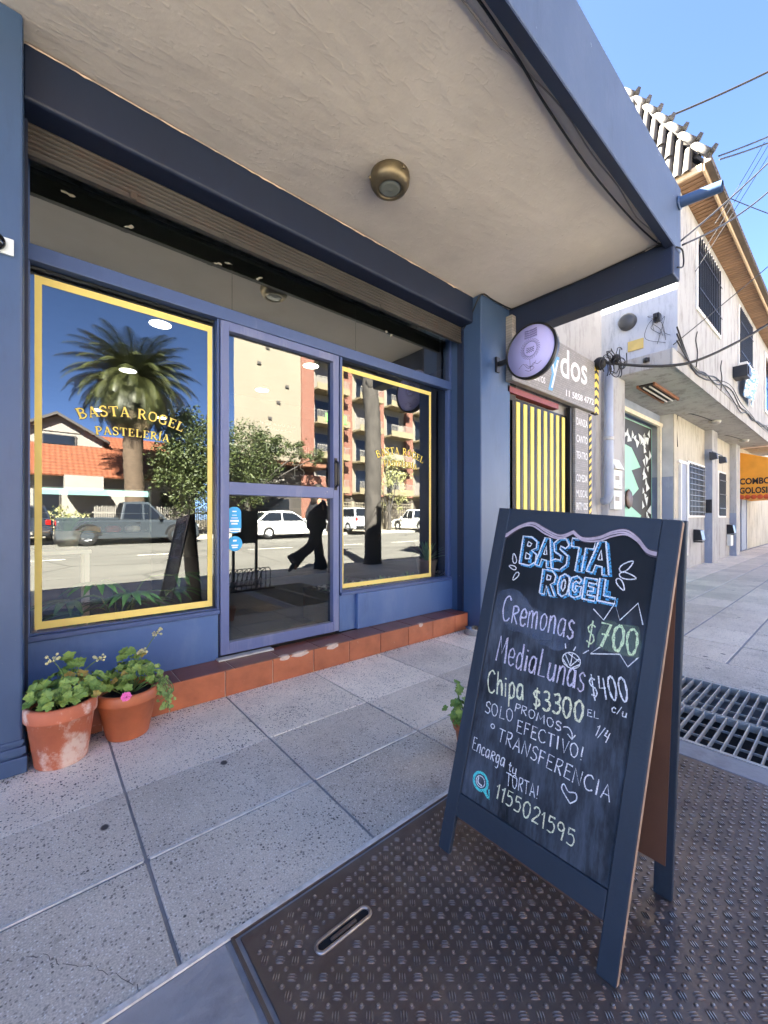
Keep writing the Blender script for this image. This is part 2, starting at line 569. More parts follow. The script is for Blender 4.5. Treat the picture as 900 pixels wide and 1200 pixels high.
def text_geo(body, bold=0.0):
    """flat outline of block lettering from Blender's built-in typeface, unit height, as verts and faces in x,y"""
    cu = bpy.data.curves.new('lettering', 'FONT')
    cu.body = body; cu.size = 1; cu.offset = bold; cu.resolution_u = 3
    ob = bpy.data.objects.new('lettering', cu)
    COL.objects.link(ob)
    dg = bpy.context.evaluated_depsgraph_get()
    me = bpy.data.meshes.new_from_object(ob.evaluated_get(dg))
    vs = [tuple(v.co) for v in me.vertices]; fs = [tuple(p.vertices) for p in me.polygons]
    bpy.data.objects.remove(ob); bpy.data.curves.remove(cu); bpy.data.meshes.remove(me)
    return vs, fs
def text_on(mb, body, origin, ux, uy, width, height, mi=0, bold=0.0, center=False):
    """lettering laid on a plane: origin = lower left corner, ux / uy = unit axes of the plane"""
    vs, fs = text_geo(body, bold)
    x0 = min(v[0] for v in vs); x1 = max(v[0] for v in vs); y0 = min(v[1] for v in vs); y1 = max(v[1] for v in vs)
    o, ux, uy = Vector(origin), Vector(ux), Vector(uy)
    n = ux.cross(uy).normalized()
    a = [o + ux * ((v[0] - x0) / (x1 - x0) * width) + uy * ((v[1] - y0) / (y1 - y0) * height) for v in vs]
    mb.add(a, fs, mi)

def smooth_pts(p, k=6):
    if len(p) < 3:
        return p
    out = []
    for i in range(len(p) - 1):
        a = p[max(i - 1, 0)]; b = p[i]; c = p[i + 1]; d = p[min(i + 2, len(p) - 1)]
        for j in range(k):
            t = j / k
            out.append(tuple(0.5 * (2 * b[q] + (c[q] - a[q]) * t + (2 * a[q] - 5 * b[q] + 4 * c[q] - d[q]) * t * t + (3 * b[q] - a[q] - 3 * c[q] + d[q]) * t ** 3) for q in range(len(b))))
    out.append(tuple(p[-1]))
    return out
def sag(a, b, drop, n=14, wob=0.0):
    a, b = Vector(a), Vector(b)
    out = []
    for i in range(n + 1):
        t = i / n
        p = a.lerp(b, t)
        p.z -= drop * 4 * t * (1 - t)
        if wob and 0 < i < n:
            p += Vector((random.uniform(-wob, wob), random.uniform(-wob, wob), random.uniform(-wob, wob)))
        out.append(p)
    return out
# ------------------------------------------------------------------ the ground, pavements and road
def mk_asphalt():
    t = NT('worn_asphalt')
    c = s2l((108, 106, 100))
    k = t.ramp(t.noise(0.5, 9, (.35, 1.4, 1), 0.7), [(0.3, sh(c, 0.72)), (0.5, c), (0.72, sh(c, 1.2))])
    cr = t.n('TexVoronoi', feature='DISTANCE_TO_EDGE'); cr.inputs['Scale'].default_value = 0.28
    t.l(t.coord(), cr.inputs['Vector'])
    k = t.mix(t.ramp(cr.outputs['Distance'], [(0.004, 0.7), (0.014, 0.0)]), k, sh(c, 0.35))
    t.col(k); t.set(0.9)
    t.bump(t.noise(60, 4), 0.3, 0.01)
    return t.m
m_asph = mk_asphalt()
m_earth = simple('dry_ground', (120, 112, 92), 0.95, 0.25, 0.6, 0.3, 10)
m_kerb = simple('kerb_stone', (146, 144, 140), 0.85, 0.2, 6, 0.3, 40)
m_farpave = simple('far_pavement', (168, 160, 146), 0.9, 0.2, 1.6, 0.2, 20)
struct(MB().box(-300, 300, -300, 300, -0.6, -0.3).build('ground', m_earth))
struct(MB().hexa([(-200, -16, -0.28), (200, -16, -0.28), (200, -2.62, -0.28), (-200, -2.62, -0.28)],
                 [(-200, -16, 0.06), (200, -16, 0.06), (200, -2.62, -0.13), (-200, -2.62, -0.13)]).build('road', m_asph))
struct(MB().box(-200, 200, -2.62, -2.48, -0.28, 0.0).build('kerb', m_kerb, bevel=0.012))
mk = MB()
for k in range(26):
    mk.box(-30 + 3.6 * k, -28.2 + 3.6 * k, -9.1, -8.98, -0.05, -0.033)
struct(mk.build('road_marking', simple('road_paint', (214, 210, 196), 0.8, 0.2, 6)))
struct(MB().box(-200, 200, -16.14, -16, -0.28, 0.2).build('far_kerb', m_kerb, bevel=0.012))
struct(MB().box(-200, 200, -19.6, -16.14, -0.28, 0.2).build('far_pavement', m_farpave))
struct(MB().box(-200, 200, -120, -19.6, -0.28, 0.16).build('far_ground', m_earth))
bed = MB()
bed.box(-200, 2.548, -2.48, 14, -0.29, -0.006); bed.box(3.604, 200, -2.48, 14, -0.29, -0.006)
bed.box(2.548, 3.604, 1.125, 14, -0.29, -0.006); bed.box(2.548, 3.604, -2.48, -0.802, -0.29, -0.006)
struct(bed.build('pavement_bed', m_joint))

PX0, PX1, PYT = 0.40, 2.38, 1.122          # the chequer plate
GX0, GX1, GY0, GY1 = 2.56, 3.58, -0.7, 1.12  # the grating
mb = MB(); ms_ = MB()
xs = [0.278 + 0.6435 * k for k in range(-22, 100)]
ys = [2.66, 2.004, 1.557, 1.127, 0.69, 0.25, -0.19, -0.63, -1.07, -1.51, -1.95, -2.475]
for j in range(len(ys) - 1):
    for i in range(len(xs) - 1):
        x0, x1, y1, y0 = xs[i], xs[i + 1], ys[j], ys[j + 1]
        if y1 < 1.2 and y0 > -1.0 and x1 > -0.3 and x0 < 3.7:
            continue
        g = 0.0035 if y1 != 2.004 and y0 != 2.004 else 0.002
        gx = 0.0055 if x0 < 3.5 else 0.0085
        dz = random.uniform(-0.0015, 0.0015)
        yt = y1 - (0.0024 if abs(y1 - 2.004) < 1e-6 else 0.005)
        yb = y0 + (0.0024 if abs(y0 - 2.004) < 1e-6 else 0.005)
        if x0 > 3.5:
            yt -= 0.004; yb += 0.004
        if abs(y1 - 1.557) < 1e-6:
            yt -= 0.004
        if abs(y0 - 1.557) < 1e-6:
            yb += 0.004
        jt = lambda: random.uniform(-0.0010, 0.0010)
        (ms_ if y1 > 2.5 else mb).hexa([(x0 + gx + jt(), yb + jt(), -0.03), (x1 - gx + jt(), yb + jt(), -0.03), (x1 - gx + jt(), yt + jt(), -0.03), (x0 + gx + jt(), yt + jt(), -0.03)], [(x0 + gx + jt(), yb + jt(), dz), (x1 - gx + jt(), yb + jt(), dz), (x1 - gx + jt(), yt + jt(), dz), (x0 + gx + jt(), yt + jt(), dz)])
# cut pieces round the plate and the grating
mb.box(GX1 + 0.03, xs[28] - 0.005, -0.99, 1.12, -0.03, 0)
for j in range(3, 8):
    mb.box(xs[20] + 0.3, 0.30, -0.99, -0.95, -0.03, -0.001)
struct(mb.build('pavement', m_terr, bevel=0.0025, seg=1))
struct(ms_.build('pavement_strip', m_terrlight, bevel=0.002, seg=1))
mb = MB()
mb.box(-0.36, PX0 - 0.012, -1.0, 1.118, -0.03, -0.003)
mb.box(PX1 + 0.012, GX0 - 0.02, -1.0, 1.118, -0.03, -0.002)
mb.box(PX0 - 0.012, GX1 + 0.028, -1.0, -0.96, -0.03, -0.002)
struct(mb.build('cement_patch', m_cement, bevel=0.004))

mb = MB()
rr_ = random.Random(9)
for P_ in ([(-.12, 1.46), (.0, 1.40), (.05, 1.33), (.12, 1.26), (.19, 1.14)], [(1.60, 1.50), (1.75, 1.40), (1.84, 1.28), (1.90, 1.14)], [(4.4, 2.3), (4.7, 1.9), (4.75, 1.5), (5.1, 1.2)], [(5.6, 1.9), (5.9, 1.75), (6.2, 1.5)]):
    pp = smooth_pts(P_, 8)
    pp = [(x + rr_.uniform(-.006, .006), y + rr_.uniform(-.006, .006)) for x, y in pp]
    for i in range(len(pp) - 1):
        w_ = rr_.uniform(.0004, .0014)
        mb.add([(pp[i][0] - w_, pp[i][1], .0022), (pp[i][0] + w_, pp[i][1], .0022), (pp[i + 1][0] + w_, pp[i + 1][1], .0022), (pp[i + 1][0] - w_, pp[i + 1][1], .0022)], [(0, 1, 2, 3)])
struct(mb.build('pavement_cracks', simple('dirt_filled_crack', (104, 100, 96), .95), fix=False))

# mortar bead drawn along the pavement joints
mb = MB()
for y in (1.557,):
    for k in range(-6, 60):
        a = 0.278 + 0.6435 * k
        if a > 3.6 and y < 1.2:
            continue
        mb.bar((a + 0.01, y, 0.0005), (a + 0.6335, y + random.uniform(-0.002, 0.002), 0.0005), 0.0085, 0.006)
mb.bar((-4, 1.124, 0.001), (2.56, 1.124, 0.001), 0.016, 0.006)
struct(mb.build('joint_mortar', simple('pale_mortar', (206, 203, 197), 0.9, 0.2, 30, 0.4, 90)))

# ------------------------------------------------------------------ steel plate and drain grating in the pavement
t = thing('chequer_plate', 'dark steel chequer plate hatch set in the pavement under the chalkboard', 'hatch cover', (1.39, 0.1, 0))
mb = MB()
mb.box(PX0 + 0.022, PX1, -0.94, PYT - 0.02, -0.02, 0.0)
def stud(mb, x, y, a, L, w, h, z=0.0):
    ca, sa = math.cos(a), math.sin(a)
    n = 8
    lo = []; hi = []
    for k in range(n):
        q = 2 * PI * k / n
        ux, uy = math.cos(q) * L / 2, math.sin(q) * w / 2
        lo.append((x + ux * ca - uy * sa, y + ux * sa + uy * ca, z))
        ux *= 0.6; uy *= 0.5
        hi.append((x + ux * ca - uy * sa, y + ux * sa + uy * ca, z + h))
    mb.add(lo + hi, [(k, (k + 1) % n, n + (k + 1) % n, n + k) for k in range(n)], 0, True)
    mb.add(hi, [tuple(range(n))], 1, True)
p = 0.0395
e1 = (FX0, FY0) = (0.7615, -0.648)
e2 = (0.648, 0.7615)
a1 = math.atan2(e1[1], e1[0])
def on_plate(x, y):
    if not (PX0 + 0.045 < x < PX1 - 0.02 and -0.92 < y < PYT - 0.045):
        return False
    return not (0.54 < x < 0.76 and 0.90 < y < 0.97)
for i in range(-70, 70):
    for j in range(-70, 70):
        x = 1.39 + (e1[0] * i + e2[0] * j) * p
        y = 0.1 + (e1[1] * i + e2[1] * j) * p
        if on_plate(x, y):
            a = a1 if (i + j) % 2 == 0 else a1 + PI / 2
            hgt = 0.0038 * random.uniform(.45, 1.1)
            for q in (-1, 0, 1):
                o = q * 0.0064
                stud(mb, x - math.sin(a) * o, y + math.cos(a) * o, a, (0.030 if q == 0 else 0.026) * random.uniform(.85, 1.05), 0.0052, hgt)
        x += (e1[0] + e2[0]) * p / 2; y += (e1[1] + e2[1]) * p / 2
        if on_plate(x, y):
            hgt = 0.0036 * random.uniform(.5, 1.1)
            stud(mb, x, y, 0, 0.0135, 0.0135, hgt)
mb.build('plate', [m_plate, m_studtop], t)
mb = MB()
mb.box(PX0, PX0 + 0.008, -0.95, PYT, -0.03, 0.003); mb.box(PX0, PX1 + 0.01, PYT - 0.008, PYT, -0.03, 0.003)
mb.build('frame', m_plate, t)
mb = MB()
cx, cy, hl = 0.65, 0.935, 0.088
ring = []
for k in range(24):
    a = 2 * PI * k / 24
    ring.append((0.017 * math.cos(a), (hl - 0.017) * (1 if math.sin(a) >= 0 else -1) + 0.017 * math.sin(a)))
ang = -PI / 2
def rt(x, y, z):
    return (cx + x * math.cos(ang) - y * math.sin(ang), cy + x * math.sin(ang) + y * math.cos(ang), z)
lp = [rt(x, y, 0.003) for x, y in ring]
mb.tube(lp + [lp[0]], 0.0055, 6, cap=False)
mb.build('handle_recess', m_studtop, t)
MB().prism([rt(x, y, 0.0006) for x, y in ring], (0, 0, 0.0006)).build('handle_slot', m_pit, t)
mb = MB(); mb.bar(rt(0.002, -0.045, 0.004), rt(0.002, 0.04, 0.004), 0.010, 0.006)
mb.build('handle', m_plate, t, bevel=0.002)

t = thing('drain_grating', 'galvanised steel drain grating in the pavement behind the chalkboard', 'grating', ((GX0 + GX1) / 2, 0.2, 0))
mb = MB()
mid = (GX0 + GX1) / 2 - 0.05
for x0, x1 in ((GX0, mid), (mid + 0.012, GX1)):
    mb.box(x0, x0 + 0.006, GY0, GY1, -0.04, 0.001); mb.box(x1 - 0.006, x1, GY0, GY1, -0.04, 0.001)
mb.build('frame', m_steel, t)
mb = MB()
k = 0
y = GY0
while y < GY1:
    mb.box(GX0, mid, y, y + 0.005, -0.03, 0.0)
    mb.box(mid + 0.012, GX1, y + 0.024, y + 0.029, -0.036, 0.0)
    y += 0.050
mb.build('bars', m_steel, t)
mb = MB()
for x in [GX0 + 0.16, GX0 + 0.32, mid + 0.18, mid + 0.36]:
    mb.box(x, x + 0.006, GY0, GY1, -0.036, -0.024)
mb.build('cross_rods', m_steel, t)
mb = MB()
mb.box(GX0 - 0.012, GX0 - 0.002, GY0 - 0.1, GY1 + 0.002, -0.05, 0.0); mb.build('rim', m_steel, t); mb = MB(); mb.box(GX1 + 0.002, GX1 + 0.022, GY0 - 0.1, GY1 + 0.002, -0.05, 0.0)
mb.build('rim', m_steel, t)
MB().box(GX0 - 0.002, GX1 + 0.002, GY0 - 0.1, GY1 + 0.002, -0.27, -0.26).build('pit', m_pit, t)

# ------------------------------------------------------------------ the bakery building
GY = 2.94
bk = thing('bakery_shop', 'blue painted corner bakery front with a deep plaster canopy', 'shop', (1.7, 2.9, 0))
def part(name, mb, mat, parent=bk, **kw):
    return mb.build(name, mat, parent, **kw)
mb = MB().box(-0.62, -0.053, 2.46, 2.96, 0, 3.43)
part('pillar', mb, m_blue, bevel=0.01)
mb = MB()
for z0, z1, o in ((0.0, 0.075, 0.016), (0.085, 0.12, 0.012), (0.13, 0.15, 0.006)):
    mb.box(-0.63, -0.053 + o, 2.46 - o, 2.62, z0, z1)
part('plinth', mb, m_blue, bevel=0.005)
part('pillar', MB().box(3.42, 3.95, 2.5, 2.96, 0, 3.43), m_blue, bevel=0.012)
mb = MB().prism([(-0.053, 2.6, 3.43), (-0.053, 2.6, 3.178), (-0.053, 2.612, 3.166), (-0.053, 2.89, 3.166), (-0.053, 2.89, 3.43)], (3.473, 0, 0))
part('lintel', mb, m_bluedark, bevel=0.006)
# canopy slab, its downstand edge and the end beam
NX = 34
mb = MB()
vs = []; fs = []
for i in range(NX + 1):
    for j in range(11):
        x = -9 + 13.0 * i / NX; y = 1.04 + 1.90 * j / 10
        vs.append((x, y, 3.43 + 0.006 * math.sin(x * 2.3 + y) + 0.006 * math.sin(y * 5 + x * 0.7) if 0 < j < 10 else 3.43))
for i in range(NX):
    for j in range(10):
        a = i * 11 + j
        fs.append((a, a + 1, a + 12, a + 11))
mb.add(vs, fs, 0, True)
mb.box(-9, 4.0, 1.04, 2.94, 3.46, 3.88)
part('canopy_ceiling', mb, m_ceil, fix=False)
mb = MB()
rr_ = random.Random(3)
pe = [(-0.05 + 3.47 * k / 90, 2.5985 - 0.002, 3.427 - abs(rr_.gauss(0, 0.004))) for k in range(91)]
mb.add([p_ for q in pe for p_ in (q, (q[0], q[1] - 0.002, 3.4295), (q[0], q[1] - 0.006 - abs(rr_.gauss(0, .004)), 3.4285))], [f_ for k in range(90) for f_ in ((3*k, 3*k+3, 3*k+4, 3*k+1), (3*k+1, 3*k+4, 3*k+5, 3*k+2))])
part('plaster_edge', mb, m_grout, fix=False)
mb = MB().box(-14, 4.12, 0.985, 1.04, 3.378, 3.92)
part('canopy_fascia', mb, m_fascia, bevel=0.006)
part('canopy_beam', MB().box(3.93, 4.12, 0.99, 2.52, 3.14, 3.90), m_bluedark, bevel=0.012)
part('fascia_drip', MB().box(-14, 4.1, 0.988, 1.046, 3.366, 3.377), m_bluedark)
part('wall', MB().box(-14, 4.1, 2.965, 12, 3.93, 5.5), m_white)
part('wall', MB().box(-14, -0.63, 2.5, 12, 0, 3.42), m_blue)
mb = MB(); mb.box(3.96, 4.11, 2.53, 12, 0, 3.42); mb.box(-0.62, -0.2, 2.97, 12, 0, 3.42); mb.box(-0.2, 3.96, 11, 12, 0, 3.42)
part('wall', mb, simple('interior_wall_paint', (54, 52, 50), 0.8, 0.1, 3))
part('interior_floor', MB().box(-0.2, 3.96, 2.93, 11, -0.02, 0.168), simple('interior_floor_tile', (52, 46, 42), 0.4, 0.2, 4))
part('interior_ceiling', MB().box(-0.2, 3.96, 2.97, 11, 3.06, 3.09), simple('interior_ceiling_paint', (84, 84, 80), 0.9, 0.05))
# step faced with terracotta tiles
sx0, sx1, sy, stp = -0.05, 3.395, 2.65, 0.17
part('step_core', MB().box(sx0 + 0.004, sx1 - 0.003, sy + 0.004, 2.885, -0.02, stp - 0.004), m_grout)
x = 0.915 - 0.325 * 3
mf = MB(); mt = MB()
while x < sx1:
    a, b = max(x + 0.003, sx0), min(x + 0.322, sx1)
    if b > a:
        mf.box(a, b, sy - 0.004, sy + 0.012, 0.002, stp - 0.004)
        mt.box(a + 0.06 if a > sx0 else a, min(b + 0.06, sx1), sy - 0.001, 2.885, stp - 0.012, stp)
    x += 0.325
st = part('step_riser', mf, m_tile, bevel=0.003)
part('step_tread', mt, m_tiletop, bevel=0.003)
def rough_patch(mb, cx, cy, cz, w, d, h):
    n = 14
    top = []; bot = []
    for k in range(n):
        a = 2 * PI * k / n
        r = random.uniform(0.65, 1.1)
        top.append((cx + math.cos(a) * w * r * 0.8, cy + math.sin(a) * d * r * 0.8, cz + h + random.uniform(0, 0.002)))
        bot.append((cx + math.cos(a) * w * r, cy + math.sin(a) * d * r, cz))
    mb.add(bot + top, [(k, (k + 1) % n, n + (k + 1) % n, n + k) for k in range(n)] + [tuple(range(n, 2 * n))])
for cx, w in ((1.33, 0.045), (1.46, 0.075), (1.735, 0.06), (2.70, 0.03)):
    mb = MB()
    rough_patch(mb, cx, sy + 0.012, stp + 0.0005, w, 0.02, 0.003)
    n = 12
    pts = []
    for k in range(n):
        a = 2 * PI * k / n; r = random.uniform(0.7, 1.1)
        pts.append((cx + math.cos(a) * w * r, sy - 0.0055, min(stp - 0.001, stp - 0.012 + math.sin(a) * 0.02 * r)))
    mb.prism(pts, (0, 0.003, 0))
    part('chipped_edge', mb, m_chip)
part('threshold_strip', MB().box(0.93, 1.33, 2.82, 2.884, stp + 0.001, stp + 0.012), m_steel, bevel=0.002)
# lower panels, header and transom
def window(x0, x1, jl, jr):
    """frame as the window's own mesh; glass, line border and lettering below it"""
    mb = MB()
    mb.box(x0 - jl, x0, 2.895, 2.945, 0.50, 2.536)
    mb.box(x1, x1 + jr, 2.895, 2.945, 0.50, 2.536)
    mb.box(x0 - jl, x1 + jr, 2.872, 2.955, 0.486, 0.514)
    mb.box(x0, x1, 2.90, 2.945, 0.514, 0.523)
    w = part('window', mb, m_frame, bevel=0.004)
    for q, (a, b) in enumerate(((x0, x1),)):
        g = MB()
        g.add([(a, GY, 0.523), (b, GY, 0.523), (b, GY, 2.53), (a, GY, 2.53)], [(0, 1, 2, 3)], 0)
        g.add([(a, GY + 0.006, 0.523), (b, GY + 0.006, 0.523), (b, GY + 0.006, 2.53), (a, GY + 0.006, 2.53)], [(3, 2, 1, 0)], 1)
        part('glass_pane', g, [m_glass, m_clear], w, fix=False)
    return w
wl = window(-0.034, 0.945, 0.018, 0.014)
wr = window(1.995, 3.378, 0.026, 0.04)
def border(w, x0, x1, z0, z1, t=0.042):
    mb = MB()
    y0, y1 = GY - 0.0025, GY - 0.0015
    mb.box(x0, x1, y0, y1, z0, z0 + t); mb.box(x0, x1, y0, y1, z1 - t, z1)
    mb.box(x0, x0 + t * 0.75, y0, y1, z0 + t, z1 - t); mb.box(x1 - t * 0.75, x1, y0, y1, z0 + t, z1 - t)
    part('border_line', mb, m_yellow, w)
border(wl, -0.016, 0.925, 0.535, 2.485)
border(wr, 2.005, 3.15, 0.535, 2.475, 0.038)
part('header', MB().box(-0.053, 3.42, 2.885, 2.95, 2.537, 2.625), m_frame, bevel=0.005)
mb = MB(); mb.box(-0.053, 0.95, 2.89, 2.95, stp - 0.17, 0.483)
part('lower_panel', mb, m_panel, bevel=0.004)
mb = MB(); mb.box(1.966, 2.14, 2.905, 2.95, stp, 0.484); mb.box(2.14, 3.42, 2.872, 2.95, stp, 0.484)
part('lower_panel', mb, m_panel, bevel=0.006)
part('mullion', MB().box(0.946, 0.9625, 2.90, 2.95, stp, 2.537), m_bluedark)
part('mullion', MB().box(1.951, 1.967, 2.905, 2.95, stp, 2.537), m_bluedark)
tr = part('transom_window', MB().box(-0.053, -0.035, 2.888, 2.95, 2.625, 3.165), m_frame)
part('jamb', MB().box(3.395, 3.42, 2.888, 2.95, 2.625, 3.165), m_frame, tr)
GT = 2.902
for a, b in ((-0.035, 1.048), (1.052, 2.138), (2.142, 3.395)):
    g = MB()
    g.add([(a, GT, 2.625), (b, GT, 2.625), (b, GT, 3.19), (a, GT, 3.19)], [(0, 1, 2, 3)], 0)
    g.add([(a, GT + 0.006, 2.625), (b, GT + 0.006, 2.625), (b, GT + 0.006, 3.19), (a, GT + 0.006, 3.19)], [(3, 2, 1, 0)], 1)
    part('glass_pane', g, [m_glasshi, m_clear], tr, fix=False)
m_paper = simple('torn_paper', (120, 118, 106), 0.9, 0.15, 30)
for x, z in ((0.13, 2.98), (0.42, 2.93), (0.95, 2.92), (1.02, 2.95), (1.25, 2.93), (2.5, 2.90), (2.56, 2.89)):
    mb = MB()
    n = 9; pts = []
    tilt = random.uniform(-0.6, 0.6)
    for k in range(n):
        a = 2 * PI * k / n; r = random.uniform(0.15, 1.25)
        u, v = math.cos(a) * 0.032 * r, math.sin(a) * 0.014 * r
        pts.append((x + u * math.cos(tilt) - v * math.sin(tilt), GT - 0.001, z + u * math.sin(tilt) + v * math.cos(tilt)))
    mb.prism(pts, (0, -0.0012, 0))
    part('paper_scrap', mb, m_paper, tr)
mb = MB()
for k in range(6):
    z = 3.012 + k * 0.0255
    prof = [(2.745, z), (2.739, z + 0.006), (2.737, z + 0.0125), (2.739, z + 0.019), (2.745, z + 0.025), (2.76, z + 0.025), (2.76, z)]
    mb.prism([(-0.05, y, zz) for y, zz in prof], (3.47, 0, 0))
mb.box(-0.05, 3.42, 2.73, 2.765, 2.992, 3.011)
sh_ = part('roller_shutter', mb, m_rust)
for x in (0.42, 0.95, 2.3):
    part('latch', MB().box(x - 0.018, x + 0.018, 2.721, 2.7295, 2.993, 3.03), m_rust, sh_, bevel=0.002)
part('shutter_guide', MB().box(3.40, 3.4195, 2.72, 2.79, 0.17, 3.16), m_bluedark)
part('shutter_guide', MB().box(-0.0525, -0.040, 2.72, 2.79, 0.0, 3.16), m_bluedark)

# the door
mb = MB()
y0, y1 = 2.882, 2.936
mb.box(0.9635, 1.022, y0, y1, 0.192, 2.53); mb.box(1.892, 1.95, y0, y1, 0.192, 2.53)
mb.box(1.022, 1.892, y0, y1, 2.468, 2.53); mb.box(1.022, 1.892, y0, y1, 1.315, 1.405); mb.box(1.022, 1.892, y0, y1, 0.192, 0.272)
m_door = worn('door_frame_paint', (92, 104, 144), (144, 148, 168), 0.36, 0.52, 0.74, 7, (1, 1, 0.15), 0.6, 0.1, 0.06)
dr = part('door', mb, m_door, bevel=0.004)
for z0, z1 in ((1.405, 2.468), (0.272, 1.315)):
    g = MB()
    yy = 2.926
    g.add([(1.022, yy, z0), (1.892, yy, z0), (1.892, yy, z1), (1.022, yy, z1)], [(0, 1, 2, 3)], 0)
    g.add([(1.022, yy + 0.005, z0), (1.892, yy + 0.005, z0), (1.892, yy + 0.005, z1), (1.022, yy + 0.005, z1)], [(3, 2, 1, 0)], 1)
    part('glass_pane', g, [m_glass, m_clear], dr, fix=False)
mb = MB()
mb.tube([(1.914, 2.878, 1.41), (1.914, 2.845, 1.43), (1.914, 2.838, 1.47), (1.914, 2.838, 1.57), (1.914, 2.845, 1.61), (1.914, 2.878, 1.63)], 0.011, 8)
mb.box(1.900, 1.928, 2.874, 2.881, 1.385, 1.655)
part('handle', mb, m_black, dr, bevel=0.002)
m_stk = simple('blue_sticker', (46, 160, 214), 0.4, 0.05)
m_stkw = simple('white_sticker_print', (226, 236, 240), 0.5, 0.03)
def sticker(cx, cz, w, h, r, foot):
    mb = MB()
    pts = []
    for k in range(32):
        a = 2 * PI * k / 32
        sx, sz = math.cos(a), math.sin(a)
        pts.append((cx + sx * r + (w / 2 - r) * (1 if sx > 0 else -1), 2.9245, cz + sz * r + (h / 2 - r) * (1 if sz > 0 else -1)))
    mb.prism(pts, (0, -0.0008, 0))
    for z, ww, hh in ([(0.062, .03, .008), (0.035, .034, .004), (0.015, .05, .005), (-0.006, .062, .014), (-0.026, .046, .012)] if foot else [(0.022, .026, .012), (-0.012, .05, .009), (-0.027, .04, .009)]):
        mb.box(cx - ww / 2, cx + ww / 2, 2.9225, 2.9236, cz + z - hh / 2, cz + z + hh / 2, 1)
    if foot:
        mb.box(cx - w / 2 + 0.006, cx + w / 2 - 0.006, 2.9225, 2.9236, cz - h / 2 + 0.008, cz - h / 2 + 0.036, 1)
        mb.box(cx - 0.03, cx + 0.034, 2.9212, 2.9224, cz - h / 2 + 0.018, cz - h / 2 + 0.024, 0)
    part('sticker', mb, [m_stk, m_stkw], dr)
sticker(1.075, 1.135, 0.10, 0.19, 0.045, True)
sticker(1.078, 0.965, 0.108, 0.108, 0.054, False)

# serif lettering for the windows: thick and thin strokes with feet
SER = {
 'B': (.72, [([(.16, 0), (.16, 1)], .17, 0), ([(.16, .97), (.42, .96), (.58, .76), (.42, .55), (.16, .53)], .11, 1), ([(.16, .53), (.46, .52), (.66, .28), (.46, .05), (.16, .03)], .12, 1), ([(.0, .02), (.2, .02)], .06, 0), ([(.0, .98), (.2, .98)], .06, 0)]),
 'A': (.82, [([(.1, .02), (.40, 1)], .07, 0), ([(.40, 1), (.70, .02)], .17, 0), ([(.2, .33), (.58, .33)], .06, 0), ([(0, .02), (.22, .02)], .05, 0), ([(.56, .02), (.86, .02)], .05, 0)]),
 'S': (.62, [([(.54, .78), (.46, .95), (.27, .99), (.1, .86), (.13, .66), (.34, .52), (.52, .36), (.5, .12), (.28, .01), (.1, .07), (.04, .26)], .13, 1), ([(.55, .99), (.55, .74)], .05, 0), ([(.03, .02), (.03, .28)], .05, 0)]),
 'T': (.76, [([(.38, 0), (.38, .97)], .17, 0), ([(.02, .97), (.74, .97)], .07, 0), ([(.03, .98), (.03, .74)], .06, 0), ([(.73, .98), (.73, .74)], .06, 0), ([(.22, .02), (.54, .02)], .05, 0)]),
 'R': (.80, [([(.16, 0), (.16, 1)], .17, 0), ([(.16, .97), (.44, .96), (.6, .74), (.44, .51), (.16, .49)], .11, 1), ([(.36, .5), (.72, .02)], .16, 0), ([(.0, .02), (.32, .02)], .05, 0), ([(.0, .98), (.2, .98)], .05, 0), ([(.6, .02), (.84, .02)], .05, 0)]),
 'O': (.82, [([(.4, .98), (.16, .85), (.08, .5), (.16, .15), (.4, .02), (.66, .15), (.74, .5), (.66, .85), (.4, .98)], .12, 1)]),
 'G': (.82, [([(.7, .76), (.6, .93), (.4, .98), (.16, .85), (.08, .5), (.16, .15), (.4, .02), (.62, .08), (.68, .16)], .12, 1), ([(.69, .04), (.69, .44)], .15, 0), ([(.52, .43), (.82, .43)], .05, 0), ([(.71, .99), (.71, .72)], .05, 0)]),
 'E': (.70, [([(.16, 0), (.16, 1)], .17, 0), ([(0, .97), (.62, .97)], .06, 0), ([(0, .03), (.64, .03)], .06, 0), ([(.16, .52), (.46, .52)], .06, 0), ([(.62, .98), (.62, .76)], .05, 0), ([(.64, .02), (.64, .27)], .05, 0), ([(.46, .65), (.46, .39)], .05, 0)]),
 'L': (.68, [([(.16, 0), (.16, 1)], .17, 0), ([(0, .03), (.62, .03)], .06, 0), ([(.62, .02), (.62, .3)], .05, 0), ([(0, .98), (.34, .98)], .05, 0)]),
 'P': (.70, [([(.16, 0), (.16, 1)], .17, 0), ([(.16, .97), (.46, .96), (.62, .72), (.46, .47), (.16, .45)], .11, 1), ([(.0, .02), (.34, .02)], .05, 0), ([(.0, .98), (.2, .98)], .05, 0)]),
 'I': (.36, [([(.18, 0), (.18, 1)], .17, 0), ([(.0, .02), (.36, .02)], .05, 0), ([(.0, .98), (.36, .98)], .05, 0)]),
 ' ': (.42, [])}
SER['\u00cd'] = (.36, SER['I'][1] + [([(.16, 1.08), (.32, 1.28)], .1, 0)])
def strip2(pts, w):
    """ribbon outline of a polyline in 2D: left and right rails"""
    n = len(pts); out = []
    for i in range(n):
        a = pts[max(i - 1, 0)]; b = pts[min(i + 1, n - 1)]
        dx, dy = b[0] - a[0], b[1] - a[1]
        L = math.hypot(dx, dy) or 1
        ww = w[i] if isinstance(w, list) else w
        out.append(((pts[i][0] - dy / L * ww / 2, pts[i][1] + dx / L * ww / 2), (pts[i][0] + dy / L * ww / 2, pts[i][1] - dx / L * ww / 2)))
    return out
